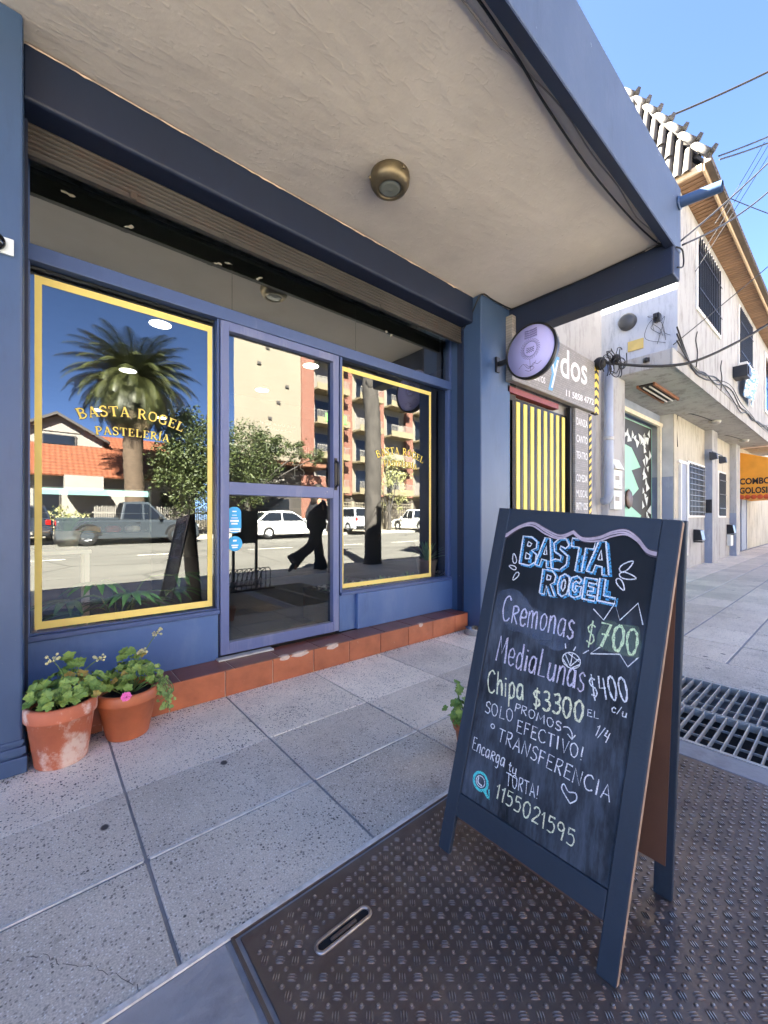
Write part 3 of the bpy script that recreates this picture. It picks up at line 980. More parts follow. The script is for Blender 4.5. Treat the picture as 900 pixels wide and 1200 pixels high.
def serif_text(mb, body, h, place, mi=0, grow=0.0, lift=0.0):
    """place(s, y) -> (x, z) puts the running length s and height y on the glass"""
    s = 0; q = 0
    for ch in body:
        w, strokes = SER[ch]
        for pts, sw, sm in strokes:
            pp = smooth_pts(pts, 5) if sm else pts
            rails = strip2(pp, sw + grow)
            q += 1
            y = GY - 0.0012 - lift - 0.00012 * (q % 9)
            vs = []
            for a, b in rails:
                for u, v in (a, b):
                    x, z = place(s + u * h, v * h)
                    vs.append((x, y, z))
            mb.add(vs, [(2 * i, 2 * i + 2, 2 * i + 3, 2 * i + 1) for i in range(len(rails) - 1)], mi)
        s += (w + 0.14) * h
    return s
def arc_place(cx, cz, R, total):
    def f(s, y):
        a = (s - total / 2) / R
        return cx + math.sin(a) * (R + y), cz + math.cos(a) * (R + y) - R
    return f
def lettering(w, cx, z, wide):
    mb = MB()
    for body, zz, wd, R in (('BASTA ROGEL', z, wide, 0.75), ('PASTELER\u00cdA', z - 0.118, wide * 0.70, 1.5)):
        mb = MB()
        tot = sum(SER[c][0] + 0.14 for c in body) - 0.14
        h = wd / tot
        pl = arc_place(cx, zz, R, wd)
        serif_text(mb, body, h, pl, 1, 0.09, 0.0)
        serif_text(mb, body, h, pl, 0, 0.0, 0.0016)
        part('lettering', mb, [m_gold, m_goldedge], w, fix=False)
lettering(wl, 0.455, 1.775, 0.56)
lettering(wr, 2.72, 1.775, 0.62)

# inside the shop: window bed, menu wall
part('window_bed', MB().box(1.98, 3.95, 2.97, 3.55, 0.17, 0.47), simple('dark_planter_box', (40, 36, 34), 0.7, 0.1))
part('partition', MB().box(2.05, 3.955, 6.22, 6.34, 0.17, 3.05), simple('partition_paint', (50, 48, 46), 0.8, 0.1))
# ------------------------------------------------------------------ the chalkboard (an A-frame leaning open on the pavement)
bd = thing('sandwich_board', 'tall navy A-frame chalkboard with chalked prices standing on the steel plate', 'sandwich board', (1.25, 0.66, 0))
BA, BB, BC, BD = Vector((1.065, .96, 0.002)), Vector((1.07, .387, 0.002)), Vector((1.324, .312, 1.143)), Vector((1.324, .885, 1.189))
BW, BH = 0.573, 1.2
BN = (BB - BA).cross(BD - BA).normalized()
if BN.x > 0:
    BN = -BN
def bp(u, v, d=0.0):
    s, t_ = u / BW, v / BH
    return (BA * (1 - s) + BB * s) * (1 - t_) + (BD * (1 - s) + BC * s) * t_ + BN * d
def bslab(mb, pts, d0, d1, mi=0):
    mb.prism([bp(u, v, d0) for u, v in pts], BN * (d1 - d0), mi)
def rect(u0, u1, v0, v1):
    return [(u0, v0), (u1, v0), (u1, v1), (u0, v1)]
mb = MB(); bslab(mb, [(0, 0.0), (0.048, 0.0), (0.048, 1.2), (0, 1.2)], -0.017, 0.0); mb.build('stile', m_bframe, bd, bevel=0.003)
mb = MB(); bslab(mb, [(0.525, 0.0), (0.573, 0.0), (0.573, 1.2), (0.525, 1.2)], -0.017, 0.0); mb.build('stile', m_bframe, bd, bevel=0.003)
mb = MB(); bslab(mb, rect(0.5733, 0.5738, 0.004, 1.195), -0.0165, -0.0012); mb.build('bare_edge', m_bedge, bd)
mb = MB(); bslab(mb, rect(0.048, 0.525, 0.125, 0.2), -0.017, -0.001); mb.build('bottom_rail', m_bframe, bd, bevel=0.003)
wave = [(0.048, 1.112), (0.055, 1.114), (0.098, 1.145), (0.146, 1.161), (0.199, 1.141), (0.248, 1.127), (0.289, 1.146), (0.321, 1.127), (0.367, 1.135), (0.404, 1.156), (0.44, 1.164), (0.473, 1.144), (0.5, 1.114), (0.525, 1.108)]
wl1 = smooth_pts(wave[:7], 5); wl2 = smooth_pts(wave[6:], 5)
wv = wl1 + wl2[1:]
mb = MB(); bslab(mb, [(u, v) for u, v in wv] + [(0.525, 1.2), (0.048, 1.2)], -0.016, -0.0005); mb.build('top_rail', m_bframe, bd)
mb = MB(); bslab(mb, rect(0.049, 0.524, 0.201, 1.19), -0.012, -0.0075); mb.build('writing_surface', m_board, bd)
def ribbon(mb, pts, w, d, mi=0, jit=0.0):
    rails = strip2(pts, w)
    vs = []
    for a, b in rails:
        j = random.uniform(-jit, jit)
        vs += [bp(a[0] + j, a[1] + j, d), bp(b[0] + j, b[1] - j, d)]
    mb.add(vs, [(2 * i, 2 * i + 2, 2 * i + 3, 2 * i + 1) for i in range(len(rails) - 1)], mi)
SD = -0.0066         # chalk lies on the writing surface
mb = MB()
for k, o in enumerate((0.0, -0.005, -0.0105)):
    ribbon(mb, [(u, v - 0.006 + o * (1 + 0.4 * math.sin(u * 30 + k))) for u, v in wv], 0.005, 0.0004, 0)
mb.build('wave_trim', simple('pinkish_trim_chalk', (186, 170, 178), 0.9, 0.2, 60), bd)
mb = MB(); bslab(mb, [(u, v - 0.0005) for u, v in wv] + [(u, v - 0.017 - 0.003 * math.sin(u * 40)) for u, v in reversed(wv)], -0.0155, -0.0012)
mb.build('wave_trim', simple('purplish_wave_edge', (74, 66, 76), 0.7, 0.25, 40), bd)

# one-line handwriting: 'c' curves, 'l' straight
HW = {
 'C': (.62, ['c .58,.84 .42,.99 .16,.84 .06,.45 .2,.06 .42,.02 .6,.16']),
 'r': (.50, ['l .08,0 .1,.66', 'c .1,.66 .38,.66 .44,.48 .12,.34', 'l .16,.34 .46,0']),
 'e': (.46, ['c .06,.32 .36,.34 .42,.5 .26,.66 .1,.55 .05,.3 .14,.05 .3,.02 .44,.12']),
 'm': (.70, ['l .06,0 .06,.6', 'c .06,.42 .2,.62 .32,.55 .34,0', 'c .34,.42 .48,.62 .6,.55 .62,0']),
 'o': (.46, ['c .24,.62 .08,.5 .05,.28 .14,.04 .3,.03 .42,.24 .38,.5 .22,.62']),
 'n': (.48, ['l .06,0 .08,.62', 'c .08,.42 .22,.62 .38,.55 .42,0']),
 'a': (.50, ['c .4,.56 .24,.64 .08,.46 .06,.16 .2,.02 .36,.16 .42,.4', 'l .42,.62 .44,0']),
 's': (.40, ['c .36,.54 .22,.64 .08,.52 .16,.36 .32,.26 .34,.1 .2,0 .04,.08']),
 '$': (.50, ['c .44,.8 .26,.88 .08,.76 .12,.58 .36,.46 .44,.26 .3,.1 .06,.18', 'l .26,1.05 .22,-.08']),
 '7': (.55, ['l .06,.95 .52,.95 .2,0', 'l .14,.5 .5,.52']),
 '0': (.55, ['c .3,1 .1,.82 .06,.46 .18,.06 .36,.02 .5,.4 .46,.82 .28,1']),
 '4': (.52, ['l .12,.98 .06,.46 .48,.48', 'l .4,.9 .38,0']),
 '3': (.50, ['c .06,.9 .3,1 .42,.82 .34,.6 .16,.54', 'c .16,.54 .42,.5 .48,.24 .3,.02 .04,.1']),
 '1': (.30, ['l .04,.74 .2,.98 .2,0']),
 '5': (.50, ['l .46,.97 .12,.95 .1,.58', 'c .1,.58 .34,.66 .46,.4 .34,.06 .04,.06']),
 '2': (.50, ['c .06,.78 .2,.98 .42,.9 .42,.62 .2,.26 .04,.02', 'l .04,.02 .48,.04']),
 '9': (.50, ['c .44,.7 .3,.98 .1,.88 .08,.6 .28,.5 .44,.72', 'l .44,.8 .36,0']),
 'M': (.78, ['l .06,0 .14,1 .38,.34 .62,1 .72,0']),
 'd': (.48, ['c .4,.5 .24,.64 .08,.46 .08,.12 .22,.02 .4,.2', 'l .4,1 .42,0']),
 'i': (.20, ['l .1,0 .1,.58', 'l .1,.74 .11,.8']),
 'L': (.50, ['l .1,1 .08,.02 .48,.04']),
 'u': (.48, ['c .06,.62 .06,.14 .2,.02 .36,.12 .4,.3', 'l .4,.62 .42,0']),
 'h': (.48, ['l .08,1 .06,0', 'c .06,.4 .22,.62 .38,.52 .42,0']),
 'p': (.48, ['l .08,.62 .06,-.36', 'c .08,.5 .26,.68 .42,.48 .38,.12 .2,.02 .08,.14']),
 'E': (.50, ['l .48,.96 .1,.98 .08,.02 .5,.02', 'l .1,.52 .4,.54']),
 '/': (.40, ['l .02,-.05 .36,1.05']),
 'P': (.50, ['l .08,0 .1,1', 'c .1,.98 .44,.96 .46,.7 .3,.5 .1,.48']),
 'R': (.54, ['l .08,0 .1,1', 'c .1,.98 .44,.98 .44,.7 .3,.54 .1,.5', 'l .2,.5 .5,0']),
 'O': (.60, ['c .32,1 .1,.84 .06,.46 .18,.06 .38,.02 .54,.36 .52,.8 .3,1']),
 'S': (.50, ['c .46,.84 .3,1 .1,.86 .14,.6 .38,.46 .46,.22 .3,.02 .04,.12']),
 'F': (.48, ['l .46,.96 .1,.98 .08,0', 'l .1,.54 .4,.54']),
 'T': (.56, ['l .02,.97 .54,.98', 'l .28,.97 .27,0']),
 'I': (.26, ['l .12,1 .12,0']),
 'V': (.54, ['l .04,1 .27,0 .5,1']),
 '!': (.22, ['l .11,1 .1,.26', 'l .1,.08 .11,.02']),
 'A': (.60, ['l .04,0 .3,1 .56,0', 'l .14,.34 .46,.36']),
 'N': (.60, ['l .06,0 .08,1 .5,.02 .54,1']),
 'g': (.48, ['c .4,.5 .24,.64 .08,.48 .1,.16 .24,.04 .4,.24', 'c .4,.62 .42,0 .34,-.32 .1,-.28']),
 't': (.36, ['c .16,.9 .16,.16 .22,.02 .34,.08', 'l .02,.6 .32,.62']),
 'f': (.36, ['c .34,.92 .2,.98 .16,.7 .14,0', 'l .02,.54 .3,.56']),
 'l': (.18, ['l .1,1 .09,0']),
 'y': (.46, ['l .06,.6 .22,.1', 'c .42,.62 .24,.1 .1,-.3']),
 'c': (.44, ['c .40,.5 .24,.62 .06,.4 .1,.08 .26,.0 .42,.12']),
 ' ': (.34, []),
}
def parse(st):
    pts = [tuple(float(q) for q in p.split(',')) for p in st[2:].split()]
    return smooth_pts(pts, 5) if st[0] == 'c' else pts
def layout(body):
    return sum(HW[c][0] + 0.10 for c in body) - 0.10
def chalk(mb, body, p0, p1, h, w=0.0044, mi=0, wob=0.03, put=None):
    tot = layout(body)
    dx, dy = p1[0] - p0[0], p1[1] - p0[1]
    L = math.hypot(dx, dy)
    ex = (dx / L, dy / L); ey = (-ex[1], ex[0])
    sxx = L / tot
    s = 0
    own = None
    if put is None:
        own = mb = MB()
    for ch in body:
        cw, strokes = HW[ch]
        jy = random.uniform(-wob, wob) * h
        rot = random.uniform(-0.05, 0.05)
        for st in strokes:
            pts = []
            for u, v in parse(st):
                a = (s + u + v * rot) * sxx; b = v * h + jy
                pts.append((p0[0] + ex[0] * a + ey[0] * b, p0[1] + ex[1] * a + ey[1] * b))
            wb = w * 0.94 * random.uniform(0.8, 1.2)
            ph = random.uniform(0, 6)
            (put or ribbon)(mb, pts, [wb * (0.95 + 0.25 * math.sin(ph + q * 1.3) + random.uniform(-.12, .12)) for q in range(len(pts))], SD + random.uniform(0, 0.0006), mi)
        s += cw + 0.10
    if own:
        own.build('chalk_line', CHALK[0], bd, fix=False)
CHALK = [None]
def writing(name, mat, build_fn):
    CHALK[0] = mat
    mb = MB(); build_fn(mb)
    if mb.v:
        return mb.build(name, mat, bd, fix=False)
# outlined title letters
BLK = {
 'B': ['.05,0 .02,1 .5,1 .82,.86 .84,.62 .6,.53 .9,.4 .92,.14 .62,-.02 .05,0', '.34,.66 .36,.82 .56,.76 .5,.66 .34,.66', '.34,.2 .34,.42 .6,.34 .58,.22 .34,.2'],
 'A': ['.0,.02 .36,1 .66,1 1,.0 .72,-.02 .66,.22 .38,.24 .3,0 .0,.02', '.44,.42 .52,.72 .62,.42 .44,.42'],
 'S': ['.86,.8 .66,1 .34,.98 .1,.8 .2,.54 .56,.42 .56,.28 .3,.3 .06,.2 .2,-.02 .6,-.02 .88,.18 .86,.46 .44,.64 .46,.74 .72,.68 .86,.8'],
 'T': ['.02,.74 .0,1 1,1 .98,.74 .64,.74 .62,.0 .34,.0 .36,.74 .02,.74'],
 'R': ['.05,0 .02,1 .58,1 .84,.8 .8,.54 .6,.44 .96,.0 .66,-.02 .36,.36 .34,0 .05,0', '.34,.6 .34,.8 .56,.76 .54,.62 .34,.6'],
 'O': ['.5,1 .14,.84 .04,.46 .18,.08 .5,-.02 .84,.12 .96,.5 .84,.88 .5,1', '.5,.76 .36,.6 .36,.36 .52,.22 .64,.4 .62,.64 .5,.76'],
 'G': ['.9,.84 .54,1 .14,.86 .04,.46 .2,.06 .56,-.02 .94,.12 .96,.54 .56,.54 .56,.38 .7,.34 .54,.22 .36,.32 .34,.64 .54,.76 .76,.66 .9,.84'],
 'E': ['.04,0 .02,1 .92,1 .92,.78 .36,.78 .36,.62 .76,.6 .76,.42 .36,.4 .36,.22 .94,.22 .94,0 .04,0'],
 'L': ['.04,0 .02,1 .34,1 .36,.26 1,.26 1,0 .04,0']}
TITLE = [('B', .113, .181, 1.009, 1.106), ('A', .174, .233, 1.012, 1.109), ('S', .222, .289, 1.012, 1.114), ('T', .286, .358, 1.015, 1.118), ('A', .344, .410, 1.018, 1.119),
         ('R', .205, .263, .922, 1.003), ('O', .262, .303, .928, 1.0), ('G', .297, .340, .932, 1.0), ('E', .343, .384, .933, 1.0), ('L', .386, .437, .937, 1.005)]
def blue_fill(mb):
    for q, (ch, u0, u1, v0, v1) in enumerate(TITLE):
        for pts in [BLK[ch][0]]:
            P_ = [tuple(float(a) for a in p.split(',')) for p in pts.split()]
            P_ = [(u0 + x * (u1 - u0) + 0.0055, v0 + y * (v1 - v0) - 0.003) for x, y in P_]
            ribbon(mb, P_, 0.0085, SD + 0.00005 * (q % 3))
            if ch in 'TEGLB':
                ribbon(mb, [(u0 + (u1 - u0) * 0.62, v0 + 0.006), (u0 + (u1 - u0) * 0.6, v0 + (v1 - v0) * 0.5)], 0.012, SD + 0.0003)
def title(mb):
    for ch, u0, u1, v0, v1 in TITLE:
        for pts in BLK[ch]:
            P_ = [tuple(float(a) for a in p.split(',')) for p in pts.split()]
            ribbon(mb, [(u0 + x * (u1 - u0), v0 + y * (v1 - v0)) for x, y in P_], 0.0048, SD + 0.0008)
    for cx, cy, ang, L in ((.095, 1.023, 1.9, .036), (.094, .991, 2.9, .03), (.112, .962, 4.2, .034), (.453, 1.053, .85, .046), (.46, 1.024, -.1, .045), (.445, .997, -.95, .038)):
        pts = []
        for k in range(13):
            a = 2 * PI * k / 12
            x, y = math.cos(a) * L / 2, math.sin(a) * L * 0.2 * (1 - 0.4 * math.cos(a))
            pts.append((cx + x * math.cos(ang) - y * math.sin(ang), cy + x * math.sin(ang) + y * math.cos(ang)))
        ribbon(mb, pts, 0.0034, SD + 0.0004)
writing('chalk_shading', k_blue, blue_fill)
writing('chalk_title', k_white, title)
def smears(mb):
    for cx, cy, w, h in ((.12, .86, .075, .065), (.185, .82, .11, .05), (.27, .79, .07, .035)):
        n = 18; pts = []
        for k in range(n):
            a = 2 * PI * k / n; r = random.uniform(0.8, 1.1)
            pts.append(bp(cx + math.cos(a) * w * r, cy + math.sin(a) * h * r, SD - 0.0006 + 0.0001 * cx))
        mb.add([bp(cx, cy, SD - 0.0006 + 0.0001 * cx)] + pts, [(0, k + 1, (k + 1) % n + 1) for k in range(n)])
writing('chalk_smear', k_smear, smears)
def prods(mb):
    chalk(mb, 'Cremonas', (.085, .80), (.338, .806), .088, 0.0052)
    chalk(mb, 'MediaLunas', (.090, .662), (.392, .664), .086, 0.0056)
writing('chalk_writing', k_lilac, prods)
def greens(mb):
    chalk(mb, '$', (.374, .80), (.400, .80), .072, 0.004)
    chalk(mb, '700', (.408, .806), (.512, .808), .072, 0.0075)
writing('chalk_price', k_green, greens)
def gsm(mb):
    pts = [bp(u, v, SD - 0.0005) for u, v in ((.405, .80), (.46, .80), (.515, .80), (.52, .84), (.505, .89), (.46, .885), (.42, .888), (.404, .84))]
    mb.add(pts, [tuple(range(8))])
writing('chalk_smear', k_gsmear, gsm)
def marks(mb):
    for P_ in ([(.382, .91), (.415, .884), (.438, .94), (.457, .894), (.496, .953), (.515, .896)], [(.417, .805), (.394, .778), (.47, .80), (.494, .772), (.516, .806)]):
        ribbon(mb, P_, 0.0034, SD + 0.0004)
    for k in range(1):
        c = (.343, .742)
        ribbon(mb, [(c[0] + math.cos(2 * PI * i / 16) * .027, c[1] + math.sin(2 * PI * i / 16) * .023) for i in range(17)], .0032, SD + .0003)
        for a, b in (((-.02, .012), (0, -.018)), ((.0, .02), (0, -.018)), ((.022, .012), (0, -.018)), ((-.026, -.002), (-.008, -.02)), ((-.012, .018), (.022, .004)), ((.026, -.004), (.006, -.02))):
            ribbon(mb, [(c[0] + a[0], c[1] + a[1]), (c[0] + b[0], c[1] + b[1])], .003, SD + .0005)
        for a in (-.022, .002, .03):
            ribbon(mb, [(c[0] + a, c[1] + .030), (c[0] + a * 1.35 + .004, c[1] + .044)], .003, SD + .0003)
    chalk(mb, '$400', (.415, .654), (.510, .682), .064, 0.0048)
    chalk(mb, 'c/u', (.470, .640), (.509, .637), .022, 0.003)
    chalk(mb, 'EL', (.410, .603), (.442, .607), .019, 0.0028)
    chalk(mb, '1/4', (.436, .560), (.472, .552), .034, 0.0034)
    chalk(mb, 'SOLO', (.084, .485), (.192, .494), .038, 0.0038)
    chalk(mb, 'EFECTIVO!', (.208, .472), (.417, .478), .038, 0.0038)
    ribbon(mb, [(.124 + math.cos(2 * PI * i / 10) * .007, .454 + math.sin(2 * PI * i / 10) * .007) for i in range(11)], .003, SD)
    chalk(mb, 'TRANSFERENCIA', (.149, .418), (.500, .407), .042, 0.0038)
    chalk(mb, 'Encarga', (.060, .352), (.188, .350), .042, 0.0034)
    chalk(mb, 'tu', (.203, .347), (.233, .347), .030, 0.0034)
    ribbon(mb, [(.199, .340), (.238, .338)], .003, SD + .0003)
    chalk(mb, 'TORTA!', (.205, .304), (.312, .314), .038, 0.0034)
    ribbon(mb, smooth_pts([(.402, .352), (.374, .378), (.378, .394), (.393, .380), (.412, .386), (.417, .370), (.402, .352)], 4), .0034, SD + .0003)
writing('chalk_doodle', k_white, marks)
def yel(mb):
    chalk(mb, 'Chipa', (.080, .550), (.216, .572), .074, 0.0068)
    chalk(mb, '$3300', (.248, .566), (.402, .580), .058, 0.0066)
    chalk(mb, '1155021595', (.174, .249), (.430, .247), .046, 0.0046)
writing('chalk_writing', k_yellow, yel)
def pro(mb):
    chalk(mb, 'PROMOS', (.190, .530), (.346, .530), .026, 0.0034)
    ribbon(mb, smooth_pts([(.350, .546), (.366, .550), (.378, .538), (.380, .522)], 4), .0034, SD + .0002)
    ribbon(mb, [(.366, .532), (.380, .522), (.388, .538)], .0034, SD + .0005)
writing('chalk_arrow', k_white, pro)
def icon(mb):
    c = (.115, .270)
    ribbon(mb, smooth_pts([(c[0] + math.cos(2 * PI * i / 14 - .9) * .027, c[1] + math.sin(2 * PI * i / 14 - .9) * .027) for i in range(15)] + [(.152, .236)], 3), .0085, SD)
    ribbon(mb, [(.139, .252), (.156, .234), (.150, .262)], .005, SD + .0003)
writing('chalk_icon', k_teal, icon)
def icon2(mb):
    c = (.115, .270)
    ribbon(mb, smooth_pts([(c[0] - .009, c[1] + .010), (c[0] - .008, c[1] - .006), (c[0] + .008, c[1] - .010)], 5), .0045, SD + .0008)
    ribbon(mb, [(c[0] + math.cos(2 * PI * i / 14) * .017, c[1] + math.sin(2 * PI * i / 14) * .017) for i in range(15)], .0028, SD + .0006)
writing('chalk_icon', k_white, icon2)
# the rear frame
RA, RB, RC, RD = Vector((1.445, .945, 0.002)), Vector((1.448, .367, 0.002)), Vector((1.374, .312, 1.142)), Vector((1.372, .885, 1.187))
RN = Vector((1, 0, 0.06)).normalized()
def rp(u, v, d=0.0):
    s, t_ = u / BW, v / BH
    return (RA * (1 - s) + RB * s) * (1 - t_) + (RD * (1 - s) + RC * s) * t_ + RN * d
def rslab(mb, pts, d0, d1):
    mb.prism([rp(u, v, d0) for u, v in pts], RN * (d1 - d0))
for u0, u1 in ((0, .048), (.525, .573)):
    mb = MB(); rslab(mb, rect(u0, u1, 0, 1.2), -0.009, 0.009); mb.build('rear_stile', m_bframe, bd, bevel=0.003)
for v0, v1 in ((.125, .2), (1.1, 1.2)):
    mb = MB(); rslab(mb, rect(.048, .525, v0, v1), -0.006, 0.008); mb.build('rear_rail', m_bframe, bd, bevel=0.003)
mb = MB(); rslab(mb, rect(.02, .555, .112, 1.17), -0.0125, -0.0095); mb.build('hardboard_back', m_hard, bd)
mb = MB(); bslab(mb, rect(.02, .556, .112, 1.17), -0.0215, -0.0175); mb.build('hardboard_back', m_hard, bd)
for u in (.06, .5):
    mb = MB(); a = bp(u, 1.19, -0.018); b = rp(u, 1.19, -0.009)
    mb.tube([a + Vector((0, .02, 0)), a + Vector((0, -.02, 0))], 0.006, 8); mb.bar(a, b, .03, .003)
    mb.build('hinge', m_steel, bd)

# ------------------------------------------------------------------ potted plants
def leaf_disc(mb, c, nrm, r, mi=0, lobes=5, cup=0.25):
    """a rounded, lobed, cupped leaf"""
    nrm = Vector(nrm).normalized()
    x = nrm.cross(Vector((0.3, 0.2, 1))).normalized() if abs(nrm.z) < 0.95 else Vector((1, 0, 0))
    x = Matrix.Rotation(random.uniform(0, 6.28), 3, nrm) @ x
    y = nrm.cross(x)
    n = 20
    c = Vector(c)
    vs = [c - nrm * r * cup]
    for k in range(n):
        a = 2 * PI * k / n
        rr = r * (0.86 + 0.14 * math.cos(a * lobes)) * (0.5 if k == 0 else 1)
        vs.append(c + (x * math.cos(a) + y * math.sin(a)) * rr + nrm * r * random.uniform(-0.08, 0.12))
    mb.add(vs, [(0, k + 1, (k + 1) % n + 1) for k in range(n)], mi, False)
def pot(cx, cy, rb, rr, h, mat, name, label, group=None):
    t = thing(name, label, 'potted plant', (cx, cy, 0), group)
    lip = h * 0.24
    prof = [(0, 0), (rb * 0.96, 0), (rb, 0.006), (rb + (rr - 0.012 - rb) * 0.98, h - lip), (rr - 0.002, h - lip + 0.004), (rr, h - lip + 0.012), (rr, h - 0.01), (rr - 0.006, h), (rr - 0.018, h), (rr - 0.024, h - 0.012), (rr - 0.035, h - 0.05), (0, h - 0.05)]
    MB().lathe(prof, (cx, cy, 0), 40).build('pot', mat, t)
    mb = MB()
    n = 16
    for i in range(4):
        pass
    vs = [(cx, cy, h - 0.028)]; fs = []
    for i in range(1, 5):
        for k in range(n):
            a = 2 * PI * k / n; r = (rr - 0.026) * i / 4
            vs.append((cx + r * math.cos(a), cy + r * math.sin(a), h - 0.03 + random.uniform(-0.007, 0.009)))
    for k in range(n):
        fs.append((0, 1 + k, 1 + (k + 1) % n))
    for i in range(3):
        for k in range(n):
            a = 1 + i * n + k; b = 1 + i * n + (k + 1) % n
            fs.append((a, b, b + n, a + n))
    mb.add(vs, fs, 0, True); mb.build('soil', m_soil, t)
    return t
def stem(mb, a, b, bend=0.03, r=0.004, mi=0):
    a, b = Vector(a), Vector(b)
    m = a.lerp(b, 0.5) + Vector((random.uniform(-bend, bend), random.uniform(-bend, bend), bend * 0.6))
    mb.tube(smooth_pts([tuple(a), tuple(m), tuple(b)], 4), [r * (1 - 0.05 * i) for i in range(9)], 5, mi)
def geranium(t, cx, cy, h, spread, n, tall, seedk, lean=(0, 0), size=(0.026, 0.046)):
    rnd = random.Random(seedk)
    leaves = MB(); st_ = MB()
    for k in range(n):
        a = rnd.uniform(0, 2 * PI)
        d = spread * math.sqrt(rnd.random())
        z = h + rnd.uniform(0.03, 0.14) * (1.25 - d / spread * 0.6) + (0.05 if d < spread * 0.4 else 0)
        p = Vector((cx + math.cos(a) * d + lean[0] * rnd.random(), cy + math.sin(a) * d + lean[1] * rnd.random(), z))
        nrm = Vector((math.cos(a) * d / spread * 0.9, math.sin(a) * d / spread * 0.9 - 0.35, 0.9)) + Vector((rnd.uniform(-.3, .3), rnd.uniform(-.3, .3), 0))
        leaf_disc(leaves, p, nrm, rnd.uniform(*size), 0)
        if k % 2 == 0:
            stem(st_, (cx + math.cos(a) * d * 0.25, cy + math.sin(a) * d * 0.25, h - 0.03), p, 0.02, 0.003)
    leaves.build('foliage', m_ger, t, fix=False)
    for (x, y, z) in tall:
        stem(st_, (cx, cy, h - 0.03), (x, y, z), 0.03, 0.0035)
        b = MB()
        for k in range(9):
            a = 2 * PI * k / 9
            q = Vector((x, y, z)) + Vector((math.cos(a) * 0.022, math.sin(a) * 0.022, rnd.uniform(-0.012, 0.02)))
            b.tube([(x, y, z - 0.008), tuple(q)], 0.0015, 4)
            b.ball(tuple(q), rnd.uniform(0.0045, 0.008), 6)
        b.build('flower_head', m_bud, t)
    st_.build('stems', m_stem, t)
t = pot(0.085, 2.475, 0.102, 0.142, 0.285, m_potlime, 'potted_geranium', 'bushy geranium in the lime-stained terracotta pot beside the blue pillar', 'terracotta pots by the window')
geranium(t, 0.085, 2.475, 0.275, 0.155, 130, [(0.05, 2.40, 0.50), (0.235, 2.50, 0.44)], 3, (0.04, 0.0), (0.019, 0.036))
t = pot(0.365, 2.545, 0.098, 0.148, 0.245, m_pot, 'potted_geranium', 'sparser geranium with a pink bloom in the clean orange terracotta pot', 'terracotta pots by the window')
geranium(t, 0.365, 2.535, 0.25, 0.13, 84, [(0.50, 2.52, 0.52), (0.42, 2.48, 0.44)], 9, (0.03, 0.0), (0.016, 0.030))
trail = MB(); trs = MB()
rnd = random.Random(5)
for k in range(46):
    u = rnd.random()
    base = Vector((0.47, 2.50, 0.26)).lerp(Vector((0.555, 2.46, 0.10)), u) + Vector((rnd.uniform(-.035, .035), rnd.uniform(-.035, .03), rnd.uniform(-.02, .06) + 0.06 * (1 - u)))
    leaf_disc(trail, base, (rnd.uniform(-.3, .6), -0.7, rnd.uniform(.2, .8)), rnd.uniform(.010, .019), 0, 3)
for k in range(5):
    trs.tube(smooth_pts([(0.40, 2.52, 0.25), (0.48 + 0.01 * k, 2.48, 0.28), (0.53 + .01 * k, 2.46, 0.2), (0.55 - .012 * k, 2.455, 0.09 + .02 * k)], 4), 0.0025, 4)
trail.build('trailing_foliage', m_trailing, t, fix=False); trs.build('trailing_stems', m_stem, t)
mb = MB()
for k in range(6):
    a = 2 * PI * k / 6
    leaf_disc(mb, (0.335 + .014 * math.cos(a), 2.385, 0.255 + .014 * math.sin(a)), (math.cos(a) * .3, -1, math.sin(a) * .3), .013, 0, 2)
mb.build('flower', m_pink, t, fix=False)
t = pot(1.585, 1.235, 0.060, 0.088, 0.15, m_pot, 'potted_seedling', 'small leafy plant in a terracotta pot half hidden behind the chalkboard', 'terracotta pots by the chalkboard') if False else pot(1.625, 1.25, 0.060, 0.088, 0.15, m_pot, 'potted_seedling', 'small leafy plant in a terracotta pot half hidden behind the chalkboard')
geranium(t, 1.575, 1.25, 0.14, 0.075, 34, [], 21, (-0.02, 0.02), (0.016, 0.028))

# ------------------------------------------------------------------ small things on and round the shopfront
t = thing('water_bowl', 'steel pet bowl with a paper label at the foot of the right pillar', 'pet bowl', (3.30, 2.50, 0))
MB().lathe([(0, .004), (.085, .004), (.092, 0.0), (.098, .004), (.082, .055), (.086, .060), (.080, .060), (.070, .02), (0, .016)], (3.30, 2.50, 0), 28).build('bowl', simple('polished_steel', (190, 192, 196), 0.22, 0.1, 6, metal=1.0), t)
mb = MB()
for k in range(6):
    a0 = -1.9 + k * 0.16; a1 = a0 + 0.16
    f_ = lambda a, z, r: (3.30 + r * math.cos(a), 2.50 + r * math.sin(a), z)
    mb.add([f_(a0, .010, .0975), f_(a1, .010, .0975), f_(a1, .046, .0868), f_(a0, .046, .0868)], [(0, 1, 2, 3)])
mb.build('label', simple('paper_label', (210, 226, 228), 0.6, 0.05), t, fix=False)

t = thing('ceiling_lamp', 'round bronze bulkhead lamp with ribbed glass on the canopy ceiling', 'ceiling lamp', (1.78, 2.03, 3.43))
MB().lathe([(.118, .0), (.130, -.006), (.132, -.03), (.128, -.06), (.112, -.086), (.090, -.098), (.078, -.098), (.074, -.088), (.074, -.03)], (1.78, 2.03, 3.428), 40).build('housing', m_bronze, t)
MB().lathe([(.074, -.086), (.068, -.094), (.05, -.098), (.03, -.094), (.014, -.100), (0, -.101)], (1.78, 2.03, 3.428), 32).build('lens', m_frost, t)
mb = MB()
for k in range(3):
    a = 2 * PI * k / 3 + 0.5
    mb.ball((1.78 + .133 * math.cos(a), 2.03 + .133 * math.sin(a), 3.395), 0.011, 8)
mb.build('screw', m_bronze, t)

